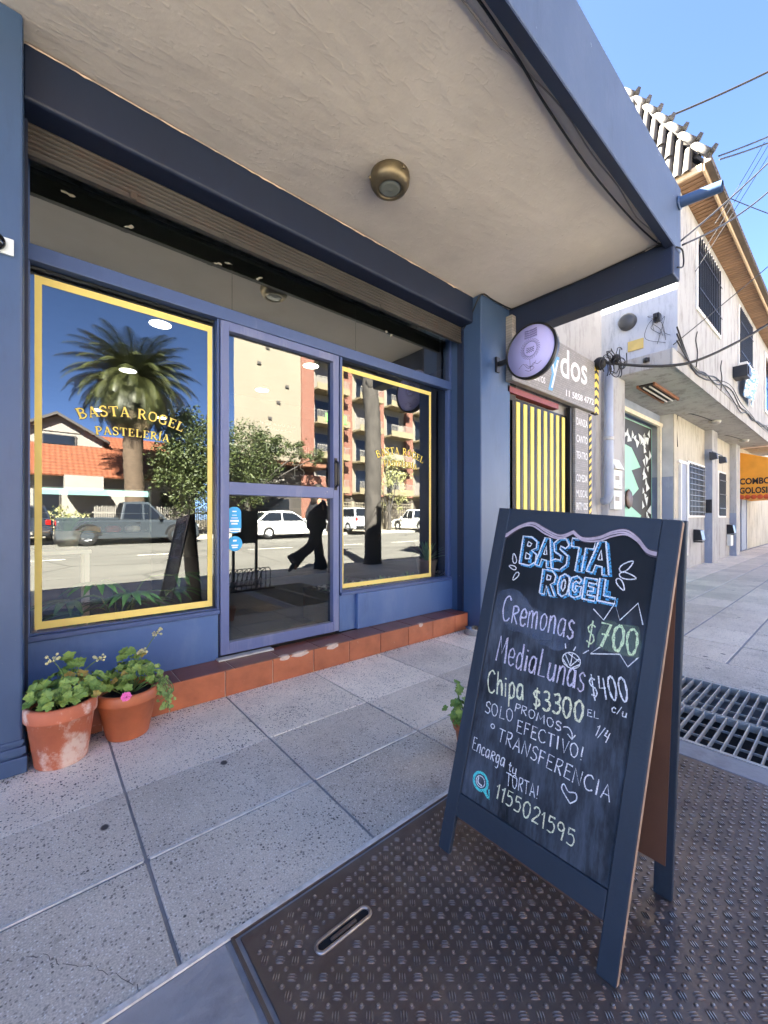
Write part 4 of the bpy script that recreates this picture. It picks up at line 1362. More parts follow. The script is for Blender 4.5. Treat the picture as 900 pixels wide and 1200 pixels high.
SX, SY, SZ = 3.69, 2.10, 2.785
t = thing('hanging_sign', 'round lilac blade sign with a line drawing, bracketed to the blue pillar', 'sign', (SX, SY, SZ))
m_lilac = simple('lilac_sign_face', (190, 186, 236), 0.45, 0.03)
MB().lathe([(0, -.022), (.252, -.022), (.252, .022), (0, .022)], (SX, SY, SZ), 56, axis='x').build('panel', m_lilac, t)
MB().lathe([(.250, -.030), (.268, -.030), (.268, .030), (.250, .030), (.250, -.030)], (SX, SY, SZ), 56, axis='x').build('rim', m_black, t)
mb = MB(); mb.box(SX - .018, SX + .018, SY + .262, 2.492, SZ - .04, SZ + .005); mb.box(SX - .03, SX + .03, 2.476, 2.499, SZ - .10, SZ + .06)
mb.build('bracket', m_black, t, bevel=0.003)
m_ink = simple('dark_blue_ink', (58, 52, 118), 0.6, 0.05)
def sline(mb, pts, w, q=0):
    """line on the sign face: (a, b) = right and up on the face, in sign radii"""
    rails = strip2(pts, w)
    for sd, xo in ((1, -.0232 - .0001 * q),):
        vs = []
        for a, b in rails:
            for p_ in (a, b):
                vs.append((SX + xo, SY - p_[0] * .25, SZ + p_[1] * .25))
        mb.add(vs, [(2 * i, 2 * i + 2, 2 * i + 3, 2 * i + 1) for i in range(len(rails) - 1)])
mb = MB()
rnd = random.Random(4)
# layered cake standing on a hand-drawn stand: rows of scallops, a frosting ruff, the stem and the foot
for row in range(4):
    z = .52 + row * .085
    wd = .27 - .012 * row
    pts = []
    for k in range(27):
        u = -wd + 2 * wd * k / 26
        pts.append((u + .02, z + .03 * abs(math.sin(k * 1.2)) + .03 * (u / wd) ** 2))
    sline(mb, pts, .016, row)
for k in range(15):
    u = -.25 + .5 * k / 14
    sline(mb, [(u + .02, .5), (u + .03 + rnd.uniform(-.02, .02), .84)], .012, k % 4)
for k in range(26):
    a = 2 * PI * k / 26
    cx_, cz_ = .0 + .34 * math.cos(a), .08 + .34 * math.sin(a) * 1.0
    sline(mb, [(cx_ + .07 * math.cos(b), cz_ + .065 * math.sin(b)) for b in [i * .7 + a for i in range(8)]], .013, k % 5)
for k in range(3):
    pts = [(-.16 + .32 * i / 12, .12 - k * .07 + .035 * math.sin(i * 1.9 + k)) for i in range(13)]
    sline(mb, pts, .024, k)
sline(mb, smooth_pts([(-.5, -.58), (-.3, -.44), (-.14, -.62), (.0, -.66), (.14, -.5), (.3, -.58), (.46, -.5)], 5), .014)
sline(mb, [(-.02, -.3), (.0, -.66), (.03, -.8)], .014, 2)
sline(mb, smooth_pts([(-.2, -.46), (-.08, -.58), (.1, -.60), (.24, -.44)], 5), .014, 3)
sline(mb, smooth_pts([(-.22, -.7), (-.04, -.78), (.16, -.7), (.05, -.62), (-.1, -.66)], 5), .013, 4)
mb.build('drawing', m_ink, t, fix=False)

t = thing('security_camera', 'black dome camera on a white backplate fixed to the left pillar', 'camera', (-0.15, 2.46, 2.35))
MB().box(-.225, -.083, 2.444, 2.459, 2.315, 2.388).build('backplate', simple('white_plastic', (214, 224, 224), 0.4, 0.05), t, bevel=0.003)
MB().ball((-.145, 2.430, 2.353), .038, 18, sq=(1, .8, 1)).build('dome', simple('glossy_black', (14, 14, 15), 0.12, 0.05), t)
MB().ball((-.135, 2.402, 2.352), .010, 10).build('lens', simple('lens_glass', (70, 80, 96), 0.05, 0.05), t)

t = thing('rain_spout', 'short blue drain pipe sticking out of the canopy fascia corner', 'drain pipe', (4.05, 0.985, 3.77))
mb = MB(); mb.tube([(4.05, 0.984, 3.765), (4.055, 0.70, 3.735)], 0.042, 18, cap=False); mb.tube([(4.05, 0.983, 3.765), (4.055, 0.701, 3.735)], 0.036, 18, cap=False)
mb.build('pipe', m_blue, t)
MB().lathe([(.042, 0), (.055, .004), (.055, .012), (.042, .016)], (4.0505, 0.968, 3.764), 18, axis='y').build('collar', m_blue, t)

def cable(name, label, pts, r, mat, cat='cable', group=None):
    mb = MB().tube(smooth_pts([tuple(p) for p in pts], 4), r, 6)
    o = mb.build(name, mat, loc=tuple(pts[0]))
    return tag(o, label, cat, group)
cable('ceiling_cable', 'black cable run loosely along the inner edge of the canopy ceiling', [(-2, 1.085, 3.405), (1.0, 1.08, 3.41), (1.7, 1.085, 3.40), (2.1, 1.12, 3.412), (2.7, 1.14, 3.408), (3.3, 1.13, 3.41), (3.72, 1.10, 3.405), (3.91, 1.06, 3.395), (4.02, 0.965, 3.37), (4.09, 0.96, 3.33), (4.08, 0.96, 3.24), (3.98, 0.975, 3.20)], 0.0065, m_cable, group='cables under the canopy')
cable('ceiling_cable', 'thin grey wire looping beside the black cable under the canopy', [(-2, 1.10, 3.415), (1.3, 1.13, 3.414), (1.75, 1.11, 3.41), (2.2, 1.07, 3.41), (2.6, 1.08, 3.40), (3.0, 1.075, 3.41), (3.4, 1.09, 3.40), (3.66, 1.065, 3.40), (3.86, 1.08, 3.40), (3.92, 1.2, 3.412)], 0.0045, m_greycable, group='cables under the canopy')
cable('beam_cable', 'black cable along the top of the end beam and down to the pillar', [(3.412, 2.79, 3.12), (3.413, 2.70, 3.16), (3.413, 2.60, 3.28), (3.41, 2.488, 3.41), (3.62, 2.49, 3.425), (3.85, 2.46, 3.41), (3.918, 2.40, 3.415), (3.92, 1.9, 3.405), (3.92, 1.5, 3.41), (3.918, 1.15, 3.412), (3.93, 1.06, 3.40)], 0.007, m_cable, group='cables under the canopy')

# ------------------------------------------------------------------ things inside the shop, seen through the glass
lampm = emit('lit_lamp_disc', (255, 246, 226), 0.5)
for x, y, lb in ((0.90, 4.4, 'lit disc lamp nearest the left window on the shop ceiling'), (0.87, 6.05, 'lit disc lamp in the middle of the left ceiling row'), (0.79, 8.6, 'lit disc lamp farthest back in the left ceiling row'),
                 (1.75, 8.5, 'lit disc lamp farthest back to the right of the others'), (2.56, 4.4, 'lit disc lamp nearest the door glass'), (2.5, 5.7, 'lit disc lamp just before the menu wall')):
    t = thing('downlight', lb, 'ceiling lamp', (x, y, 3.06), 'ceiling lamps inside the shop')
    MB().lathe([(.0, 0), (.105, 0), (.115, -.01), (.11, -.035), (.095, -.035)], (x, y, 3.058), 28).build('rim', m_frost, t)
    MB().lathe([(.095, -.034), (.07, -.041), (0, -.043)], (x, y, 3.058), 28).build('diffuser', lampm, t)
t = thing('menu_chalkboard', 'wide black menu board with white handwriting inside the shop', 'chalkboard', (3.0, 6.2, 2.1))
MB().box(2.12, 3.94, 6.196, 6.218, 1.32, 2.86).build('board', simple('menu_slate', (26, 26, 28), 0.7, 0.2, 6), t)
def put_menu(mb, pts, w, d, mi=0):
    rails = strip2(pts, w)
    vs = []
    for a, b in rails:
        vs += [(a[0], 6.194 + d * .1, a[1]), (b[0], 6.194 + d * .1, b[1])]
    mb.add(vs, [(2 * i, 2 * i + 2, 2 * i + 3, 2 * i + 1) for i in range(len(rails) - 1)], mi)
mb = MB()
chalk(mb, 'Pet friendly!!', (2.78, 2.22), (3.75, 2.24), .13, .018, 0, .03, put_menu)
chalk(mb, 'ES', (3.28, 1.86), (3.48, 1.87), .20, .018, 0, .03, put_menu)
for z, a, b in ((2.66, 2.62, 3.3), (2.58, 2.75, 3.2), (2.26, 2.2, 2.40), (2.16, 2.24, 2.42), (1.72, 2.7, 3.05)):
    x = a
    while x < b:
        w_ = random.uniform(.02, .05)
        put_menu(mb, [(x, z), (x + w_ * .5, z + random.uniform(.02, .05)), (x + w_, z)], .012, 0)
        x += w_ + random.choice((.012, .012, .04))
mb.build('handwriting', simple('menu_chalk', (225, 225, 222), 0.9, 0.1), t, fix=False)

t = thing('display_counter', 'glass-topped pastry counter with a pale front inside the shop', 'counter', (0.5, 5.9, 0.168))
m_lam = simple('pale_counter_laminate', (70, 70, 68), 0.4, 0.05)
MB().box(-0.05, 1.05, 5.6, 6.2, .168, .98).build('cabinet', m_lam, t, bevel=0.01)
m_lampt = emit('counter_tube', (190, 236, 226), 0.06)
mb = MB(); mb.tube([(-0.02, 5.66, 1.44), (1.02, 5.66, 1.44)], .035, 10); mb.build('tube_lamp', m_lampt, t)
mb = MB()
for x in (-.045, 1.03):
    mb.box(x, x + .02, 5.61, 6.19, .98, 1.47)
mb.box(-.05, 1.05, 5.6, 6.2, 1.475, 1.49); mb.box(-.02, 1.02, 5.64, 6.16, 1.2, 1.21)
mb.build('glass_case', m_frost, t)
rnd = random.Random(8)
for k in range(5):
    x = .08 + k * .2
    c_ = [(196, 140, 76), (120, 66, 40), (222, 190, 130), (170, 60, 50), (232, 220, 200)][k]
    lb = ['golden ring cake first from the pillar in the pastry counter', 'dark chocolate cake in the pastry counter', 'pale sponge cake in the middle of the pastry counter', 'red berry tart in the pastry counter', 'white iced cake at the door end of the pastry counter'][k]
    o = MB().lathe([(0, 0), (.075, 0), (.082, .02), (.08, .06), (.06, .075), (.02, .07), (0, .068)], (x, 5.8, .982), 18).build('cake', simple('cake_crust', c_, .7, .2, 20) if k == 0 else simple('cake_icing' + 'abcd'[k - 1], c_, .7, .2, 20), loc=(x, 5.8, .98))
    tag(o, lb, 'cake', 'cakes in the pastry counter')
t = thing('side_table', 'small white square table with thin legs inside the left window', 'table', (0.12, 3.6, .168))
m_wht = simple('white_table_paint', (222, 214, 196), 0.5, 0.05)
MB().box(-.04, .28, 3.44, 3.76, .905, .93).build('tabletop', m_wht, t, bevel=.004)
for x, y in ((-.02, 3.46), (.255, 3.46), (-.02, 3.74), (.255, 3.74)):
    MB().box(x - .014, x + .014, y - .014, y + .014, .168, .905).build('leg', m_wht, t)
def blade_leaf(mb, base, tip, w, droop, mi=0):
    base, tip = Vector(base), Vector(tip)
    d = tip - base
    side = d.cross(Vector((0, 0, 1))).normalized()
    n = 8; vs = []
    for i in range(n + 1):
        t_ = i / n
        c = base + d * t_ - Vector((0, 0, droop * t_ * t_))
        ww = w * math.sin(PI * min(1, t_ * 0.92 + 0.08)) + .001
        vs += [c - side * ww + Vector((0, 0, ww * .3)), c, c + side * ww + Vector((0, 0, ww * .3))]
    fs = []
    for i in range(n):
        fs += [(3 * i, 3 * i + 1, 3 * i + 4, 3 * i + 3), (3 * i + 1, 3 * i + 2, 3 * i + 5, 3 * i + 4)]
    mb.add(vs, fs, mi, True)
def cut_leaf(mb, base, dirn, L, droop):
    """a deeply cut palmate leaf made of fingers"""
    d = Vector(dirn).normalized()
    side = d.cross(Vector((0, 0, 1))).normalized()
    for k in range(9):
        a = -1.5 + 3.0 * k / 8
        v = d * math.cos(a) + side * math.sin(a)
        l_ = L * (0.65 + 0.35 * math.cos(a))
        blade_leaf(mb, base, Vector(base) + v * l_ + Vector((0, 0, .03)), L * .085, droop)
t = thing('split_leaf_plant', 'big split-leaf plant low in the left window', 'house plant', (0.42, 3.3, .168))
MB().lathe([(0, 0), (.10, 0), (.13, .2), (.12, .2), (.11, .17), (0, .17)], (0.42, 3.3, .169), 24).build('pot', simple('grey_planter', (96, 92, 88), .7, .1), t)
mb = MB(); ms = MB()
rnd = random.Random(2)
for k in range(12):
    a = k * 2.4; d = .14 + .22 * rnd.random()
    p = Vector((.42 + math.cos(a) * d, 3.22 + math.sin(a) * d * .6, .45 + .3 * rnd.random()))
    cut_leaf(mb, p, (math.cos(a), math.sin(a) - .25, .15), .24, .10)
    ms.tube(smooth_pts([(.42, 3.3, .34), (.42 + math.cos(a) * d * .4, 3.26 + math.sin(a) * d * .3, p.z * .8 + .12), tuple(p)], 4), .006, 5)
mb.build('foliage', m_philo, t, fix=False); ms.build('stems', m_stem, t)
t = thing('spiky_plant', 'spiky dark-leaved plant in a pot on the white table in the window', 'house plant', (0.15, 3.6, .93))
MB().lathe([(0, 0), (.06, 0), (.085, .13), (.078, .13), (.07, .11), (0, .11)], (0.15, 3.6, .931), 20).build('pot', m_wht, t)
mb = MB()
for k in range(16):
    a = k * 2.4; e = rnd.uniform(.2, 1.2)
    blade_leaf(mb, (.15, 3.6, 1.03), (.15 + math.cos(a) * .22 * math.cos(e), 3.6 + math.sin(a) * .22 * math.cos(e), 1.05 + .25 * math.sin(e)), .022, .06)
mb.build('foliage', m_philo, t, fix=False)
t = thing('spider_plant', 'strappy plant in a clay pot at the pillar end of the right window', 'house plant', (3.34, 3.18, .47))
MB().lathe([(0, 0), (.085, 0), (.12, .2), (.125, .21), (.11, .21), (.10, .18), (0, .18)], (3.34, 3.18, .471), 24).build('pot', simple('greyish_clay', (150, 128, 112), .7, .15), t)
mb = MB()
for k in range(20):
    a = k * 2.4; e = rnd.uniform(.3, 1.3)
    blade_leaf(mb, (3.34, 3.18, .65), (3.34 + math.cos(a) * .3 * math.cos(e), 3.18 + math.sin(a) * .3 * math.cos(e), .68 + .32 * math.sin(e)), .012, .10)
mb.build('foliage', m_philo, t, fix=False)
mb = MB()
for k in range(700):
    x, y = rnd.uniform(2.02, 3.9), rnd.uniform(3.0, 3.5)
    mb.ball((x, y, .474 + rnd.uniform(0, .012)), rnd.uniform(.009, .02), 6, sq=(1, .8, .6))
stuff(mb.build('gravel', simple('white_gravel', (176, 172, 164), .8, .25, 8, island=.6), loc=(2.9, 3.2, .47)), 'pale gravel filling the planter in the right window', 'gravel')
for x, y, s_, lb in ((2.12, 3.12, .20, 'small wispy plant in the gravel nearest the door'), (2.62, 3.1, .15, 'low grassy tuft in the gravel mid window'), (2.95, 3.06, .17, 'broad grassy tuft in the gravel before the clay pot')):
    mb = MB()
    for k in range(18):
        a = rnd.uniform(0, 6.28); e = rnd.uniform(.3, 1.4)
        blade_leaf(mb, (x, y, .47), (x + math.cos(a) * s_ * math.cos(e), y + math.sin(a) * s_ * math.cos(e), .48 + s_ * math.sin(e)), .008, .05)
    tag(mb.build('grass_tuft', m_philo, loc=(x, y, .47), fix=False), lb, 'plant', 'plants in the window gravel')

mb = MB()
rnd = random.Random(44)
for k in range(520):
    x = rnd.uniform(-0.05, 3.5); y = 2.645 - abs(rnd.gauss(0, .045))
    if rnd.random() < .25:
        x, y = rnd.uniform(-.5, .0), 2.44 - abs(rnd.gauss(0, .05))
    r = rnd.uniform(.0012, .0042)
    mb.ball((x, y, r * .5), r, 5, sq=(1.3, 1, .6))
stuff(mb.build('grit', simple('pale_grit', (150, 140, 128), .95, .3, 8, island=.7), loc=(1.7, 2.6, 0)), 'loose grit swept against the tiled step', 'grit')
# ------------------------------------------------------------------ measured points: a direction in the photograph and a distance along it
FX, FY = math.cos(math.radians(49.6)), math.sin(math.radians(49.6))
def at(px, py, t):
    u = (px - 450) / 476
    return Vector((t * (FX + u * FY), t * (FY - u * FX), 1.15 + t * (607 - py) / 476))
def onY(px, py, Y):
    u = (px - 450) / 476
    return at(px, py, Y / (FY - u * FX))

# ------------------------------------------------------------------ the two-storey neighbour
nb = thing('neighbour_building', 'stained white two-storey building with a tiled mansard roof next door', 'building', (11, 2.6, 0))
def npart(name, mb, mat, parent=nb, **kw):
    return mb.build(name, mat, parent, **kw)
mb = MB(); mb.box(4.13, 6.62, 2.6, 12, 0, 5.6)
npart('wall', mb, m_white)
npart('pilaster', MB().box(6.62, 7.3, 2.5, 3.2, 0, 3.388), m_white, bevel=.01)
mb = MB(); mb.box(7.2, 22, 1.76, 12, 3.625, 6.05)
npart('upper_wall', mb, m_white)
npart('side_wall', MB().box(7.192, 7.199, 1.762, 12, 3.625, 6.04), m_bluewhite)
npart('balcony_slab', MB().box(7.0, 17.2, 1.79, 3.2, 3.39, 3.62), m_slab, bevel=.012)
npart('slab_edge', MB().box(6.99, 17.2, 1.77, 1.789, 3.375, 3.62), m_slab)
mb = MB(); mb.box(10.38, 13.0, 2.6, 12, 1.15, 3.388); mb.box(13.56, 16.05, 2.6, 12, 1.15, 3.388)
npart('wall', mb, m_cream)
mb = MB(); mb.box(10.382, 13.0, 2.603, 12, 0, 1.149); mb.box(13.56, 16.05, 2.603, 12, 0, 1.149)
npart('dado', mb, m_white)
mb = MB(); mb.box(7.3, 10.38, 3.05, 12, 0, 3.388); mb.box(7.3, 10.38, 2.86, 3.05, 3.2, 3.388)
npart('recess_wall', mb, simple('recess_paint', (150, 160, 178), .8, .1, 3))
mb = MB(); mb.box(10.372, 10.379, 2.62, 3.05, 2.05, 3.388)
npart('recess_side', mb, simple('grey_recess_side', (186, 186, 182), .8, .15, 3))
npart('recess_dado', MB().box(10.37, 10.379, 2.62, 3.05, 0, 2.045), m_dado)
mb = MB(); mb.box(7.3, 10.36, 2.80, 2.86, 3.12, 3.2); mb.box(10.20, 10.28, 2.80, 2.86, 0, 3.12)
npart('recess_frame', mb, simple('cream_frame_paint', (222, 212, 186), .6, .08))
for x in (13.0, 16.05):
    pl = npart('pilaster', MB().box(x, x + .56, 2.44, 2.75, 0, 3.388), m_white, bevel=.012)
    npart('dado', MB().box(x - .006, x - .001, 2.445, 2.75, 0, 2.9 if x < 14 else 1.3), m_dado, pl)
mb = MB(); mb.box(16.61, 30, 2.75, 12, 0, 4.6)
npart('wall', mb, m_cream)
# graffiti on the recessed shutter: mint ground, black blocks and white shards
gp = npart('painted_shutter', MB().box(7.32, 10.2, 2.965, 3.04, 0, 3.1), simple('mint_paint', (150, 206, 178), .6, .06, 3))
rnd = random.Random(12)
mbk = MB(); mwh = MB()
def gpoly(mb, pts, y):
    mb.prism([(x, y, z) for x, z in pts], (0, -.002, 0))
gpoly(mbk, [(7.34, 3.08), (10.16, 3.08), (10.16, .02), (9.7, .02), (9.62, .5), (9.15, .85), (9.55, 1.2), (8.75, 1.45), (9.4, 1.75), (9.0, 2.1), (9.5, 2.2), (9.0, 2.55), (8.2, 2.62), (7.34, 2.72)], 2.9645)
for x, z, w in ((7.5, 2.05, .16), (7.98, 2.1, .2)):
    gpoly(mbk, [(x, z + .62), (x + w, z + .6), (x + w, z), (x, z + .03)], 2.9645)
gpoly(mbk, [(7.3 + .05, 2.6), (8.5, 2.5), (8.5, 2.34), (7.35, 2.42)], 2.9620)
for k in range(46):
    if k < 18:
        cx_, cz_ = 7.6 + k * .14, 2.85 + rnd.uniform(-.15, .12)
    else:
        cx_, cz_ = 9.85 + rnd.uniform(-.28, .22), .15 + (k - 18) * .098
    s_ = rnd.uniform(.07, .15); a0 = rnd.uniform(0, 6.28)
    gpoly(mwh, [(cx_ + s_ * math.cos(a0 + q), cz_ + s_ * math.sin(a0 + q)) for q in (0, 2.0 + rnd.uniform(-.3, .3), 3.8 + rnd.uniform(-.4, .4))], 2.958 - .0022 * (k % 3))
for pts in (((8.0, 1.2), (8.6, 1.32)), ((7.9, 1.0), (8.7, 1.1)), ((8.2, .6), (8.9, .35)), ((7.9, .5), (8.6, .2)), ((7.9, 1.62), (8.3, 1.78))):
    (a, b), (c, d) = pts
    gpoly(mbk, [(a, b), (c, d), (c, d + .02), (a, b + .03)], 2.9645)
npart('black_graffiti', mbk, simple('black_spray_paint', (16, 18, 18), .6, .1), gp)
npart('white_graffiti', mwh, simple('white_spray_paint', (214, 220, 216), .6, .05), gp)
mb = MB(); mb.lathe([(0, -.02), (.16, -.02), (.2, 0), (.16, .02)], (8.75, 2.93, 1.52), 8, axis='y')
npart('badge', mb, simple('brown_badge', (84, 56, 34), .5, .3, 20), gp)
# ground-floor windows with bars
m_bar = simple('window_bar_black', (36, 36, 38), .5, .1)
m_sash = simple('white_sash', (218, 216, 208), .6, .06)
m_blind = simple('dim_pane', (122, 116, 108), .25, .15, 3)
def barred(x0, x1, y, z0, z1, nv, nh, mat, trim=.07, parent=nb):
    mb = MB()
    mb.box(x0 - trim, x1 + trim, y - .03, y - .001, z0 - trim, z0); mb.box(x0 - trim, x1 + trim, y - .03, y - .001, z1, z1 + trim)
    mb.box(x0 - trim, x0, y - .03, y - .001, z0, z1); mb.box(x1, x1 + trim, y - .03, y - .001, z0, z1)
    w = npart('window', mb, m_sash, parent, bevel=.006)
    npart('pane', MB().box(x0, x1, y - .006, y - .0005, z0, z1), mat, w)
    mb = MB()
    for k in range(nv):
        x = x0 + (x1 - x0) * (k + .5) / nv
        mb.box(x - .009, x + .009, y - .05, y - .032, z0 - .02, z1 + .02)
    for k in range(nh):
        z = z0 + (z1 - z0) * (k + .5) / nh
        mb.box(x0 - .02, x1 + .02, y - .058, y - .0505, z - .009, z + .009)
    npart('bars', mb, m_bar, w)
    return w
barred(11.42, 12.82, 2.6, 1.23, 2.40, 11, 9, m_blind)
barred(14.45, 15.3, 2.6, 1.23, 2.40, 8, 3, m_blind)
barred(8.25, 9.85, 1.76, 4.62, 5.78, 12, 2, m_darkglass, .06)
barred(11.75, 13.3, 1.76, 4.5, 5.78, 14, 2, m_blind, .06)
w = barred(15.5, 17.3, 1.76, 4.2, 5.7, 1, 1, m_darkglass, .09)
mb = MB()
for x in (10.7, 11.2):
    mb.box(x, x + .06, 2.55, 2.599, .3, 2.35)
mb.box(10.6, 11.28, 2.56, 2.599, 2.36, 2.42)
npart('service_door', mb, m_sash)
npart('service_leaf', MB().box(10.76, 11.2, 2.575, 2.5985, .02, 2.36), m_dado)
# cracked lower edge, hanging stains kept in the plaster itself; mansard roof with barrel tiles
m_rtile = simple('weathered_barrel_tile', (70, 66, 62), .8, .3, 4, .3, 40, island=.35)
m_rdark = simple('dark_tile_underside', (86, 76, 68), .9, .2)
m_wood = simple('soffit_timber', (142, 108, 78), .6, .25, 4, .2, 30, stretch=(6, 1, 1), island=.25)
m_fasciaw = simple('weathered_fascia_board', (190, 164, 130), .7, .25, 5, stretch=(.3, 1, 1))
E0, E1 = 6.10, 8.4
roof = npart('roof', MB().hexa([(7.16, 1.48, E0), (22, 1.48, E0), (22, 12, E0), (7.16, 12, E0)], [(7.66, 2.66, E1), (22, 2.66, E1), (22, 12, E1), (7.66, 12, E1)]), m_rdark)
def barrel(mb, a, b, r, up):
    """one column of barrel tiles from eave a to top b"""
    a, b = Vector(a), Vector(b); L = (b - a).length; d = (b - a) / L
    up = Vector(up).normalized(); side = d.cross(up).normalized()
    n = max(1, int(L / .34))
    for i in range(n):
        p0 = a + d * (L * i / n - .03); p1 = a + d * (L * (i + 1) / n)
        vs = []
        for p, rr, lift in ((p0, r * 1.08, .03), (p1, r * .92, 0)):
            for k in range(7):
                q = PI * k / 6
                vs.append(p + side * math.cos(q) * rr + up * (math.sin(q) * rr + lift))
        mb.add(vs, [(k, k + 1, k + 8, k + 7) for k in range(6)], 0, True)
mb = MB()
y = 1.62
while y < 5.2:
    t_ = min(1, (y - 1.42) / 1.18)
    barrel(mb, (7.10, y, E0), (7.10 + .5 * t_, y, E0 + (E1 - E0) * t_), .050, (-1, 0, .2))
    y += .12
npart('side_tiles', mb, m_rtile, roof, fix=False)
mb = MB()
x = 7.3
while x < 21.5:
    t_ = min(1, (x - 7.1) / .5)
    barrel(mb, (x, 1.42, E0), (x, 1.42 + 1.18 * t_, E0 + (E1 - E0) * t_), .050, (0, -1, .5))
    x += .12
npart('front_tiles', mb, m_rtile, roof, fix=False)
mb = MB()
a, b = Vector((7.06, 1.36, E0 + .05)), Vector((7.62, 2.62, E1 + .05))
mb.tube([a, b], .04, 10)
for k in range(7):
    p, q = a.lerp(b, k / 7), a.lerp(b, (k + 1.08) / 7)
    d = (q - p).normalized()
    mb.tube([p + Vector((-.01, -.01, .03)), q + Vector((0, 0, -.01))], [.052, .042], 10)
    w_ = d.cross(Vector((0, 1, .4))).normalized()
    mb.bar(p + Vector((-.02, -.03, .03)), p + Vector((-.02, -.03, .03)) + Vector((.02, -.035, .05)), .12, .05)
npart('hip_caps', mb, m_rtile, roof)
mb = MB()
x = 7.16
while x < 21.9:
    mb.box(x, x + .082, 1.45, 1.758, 6.052, 6.066)
    x += .1
npart('soffit', mb, m_wood, roof)
mb = MB(); mb.box(7.10, 22, 1.42, 1.449, 6.02, 6.12); mb.box(7.09, 7.13, 1.45, 5, 6.03, 6.13)
npart('eave_board', mb, m_fasciaw, roof, bevel=.004)
npart('tile_edge', MB().box(7.05, 22, 1.34, 1.419, 6.08, 6.17), m_rdark, roof)

# things fixed to the neighbour
t = thing('dance_studio_sign', 'wide grey shop sign with white letters dos after a blue y', 'sign', (4.9, 2.46, 3.0))
tn = NT('grey_brick_print')
bk_ = tn.n('TexBrick'); bk_.inputs['Scale'].default_value = 9
mp_ = tn.n('Mapping'); mp_.inputs['Rotation'].default_value = (PI / 2, 0, 0); tn.l(tn.coord(), mp_.inputs[0]); tn.l(mp_.outputs[0], bk_.inputs['Vector'])
for i, c in ((1, (146, 142, 136)), (2, (131, 127, 122)), (3, (110, 107, 103))):
    bk_.inputs[i].default_value = (*s2l(c), 1)
tn.col(bk_.outputs[0]); tn.set(.6)
m_brickprint = tn.m
MB().box(3.86, 5.94, 2.42, 2.50, 2.63, 3.33).build('panel', m_brickprint, t, bevel=.004)
m_let = simple('white_sign_letter', (222, 220, 216), .5, .03)
m_letb = simple('blue_sign_letter', (92, 156, 196), .5, .03)
mb = MB(); text_on(mb, 'dos', (4.93, 2.4185, 2.90), (1, 0, .07), (0, 0, 1), .76, .37, 0, .012)
mb.build('letters', m_let, t, fix=False)
mb = MB(); text_on(mb, 'y', (4.62, 2.4185, 2.68), (1, 0, .05), (0, 0, 1), .29, .44, 0, .045)
mb.build('letters', m_letb, t, fix=False)
mb = MB(); text_on(mb, 'y', (4.685, 2.4165, 2.72), (1, 0, .05), (0, 0, 1), .20, .36, 0, -.01)
mb.build('letters', m_let, t, fix=False)
mb = MB(); text_on(mb, '11 5858 4772', (5.08, 2.4185, 2.69), (1, 0, .04), (0, 0, 1), .82, .085, 0, .02)
text_on(mb, 'MOMENTOS', (4.12, 2.4185, 2.72), (1, 0, .03), (0, 0, 1), .44, .075, 0, .02)
mb.build('letters', m_let, t, fix=False)
o = MB().box(3.9, 5.05, 2.50, 2.585, 2.535, 2.60).build('red_shutter_box', simple('red_paint', (130, 52, 44), .5, .1), loc=(4.5, 2.5, 2.55))
tag(o, 'red strip box between the grey sign and the yellow slats', 'shutter box')
t = thing('slatted_gate', 'tall black gate with bright yellow vertical slats under the grey sign', 'gate', (4.6, 2.55, 0))
MB().box(3.96, 5.42, 2.575, 2.595, .02, 2.52).build('backing', m_black, t)
for k in range(9):
    mb = MB().box(3.97 + k * .155, 4.045 + k * .155, 2.530, 2.542, .05, 2.47)
    mb.build('slat', simple('yellow_gate_paint', (232, 208, 84), .5, .06), t, bevel=.004)
MB().box(5.37, 5.44, 2.50, 2.559, 0, 2.62).build('post', m_black, t)
t = thing('class_list_sign', 'narrow grey panel listing DANZA CANTO TEATRO in white words', 'sign', (5.65, 2.5, 1.9))
MB().box(5.45, 5.855, 2.47, 2.55, .9, 2.62).build('panel', m_brickprint, t)
for wd, z in (('DANZA', 2.40), ('CANTO', 2.17), ('TEATRO', 1.95), ('COMEDIA', 1.64), ('MUSICAL', 1.43), ('RITMOS', 1.26)):
    mb = MB(); text_on(mb, wd, (5.48, 2.468, z), (1, 0, 0), (0, 0, 1), .34, .10, 0, .01)
    mb.build('words', m_let, t, fix=False)
def hazard(name, label, x0, x1, y, z0, z1, n, tilt):
    t = thing(name, label, 'trim strip', ((x0 + x1) / 2, y, z0), 'hazard strips beside the grey sign')
    MB().box(x0, x1, y, y + .05, z0, z1).build('strip', simple('hazard_black', (28, 26, 22), .6, .1), t)
    mb = MB(); h = (z1 - z0) / n
    xm = (x0 + x1) / 2
    for k in range(n):
        z = z0 + k * h
        if tilt:
            mb.prism([(x0 + .004, y - .001, z), (xm, y - .001, z + h * .3), (x1 - .004, y - .001, z), (x1 - .004, y - .001, z + h * .62), (xm, y - .001, z + h * .92), (x0 + .004, y - .001, z + h * .62)], (0, -.001, 0))
        else:
            mb.prism([(x0 + .003, y - .001, z), (x1 - .003, y - .001, z + h * .45), (x1 - .003, y - .001, z + h * .95), (x0 + .003, y - .001, z + h * .5)], (0, -.001, 0))
    mb.build('stripes', simple('hazard_yellow', (226, 196, 66), .5, .08), t)
hazard('hazard_strip', 'yellow and black chevron strip at the end of the grey sign', 5.945, 6.09, 2.43, 2.62, 3.33, 6, True)
hazard('hazard_strip', 'thin diagonal striped strip beside the class list panel', 5.86, 5.94, 2.465, .6, 2.60, 20, False)
t = thing('conduit_pipe', 'grey conduit running down the white pilaster beside the grey sign', 'pipe', (6.42, 2.43, 1.4))
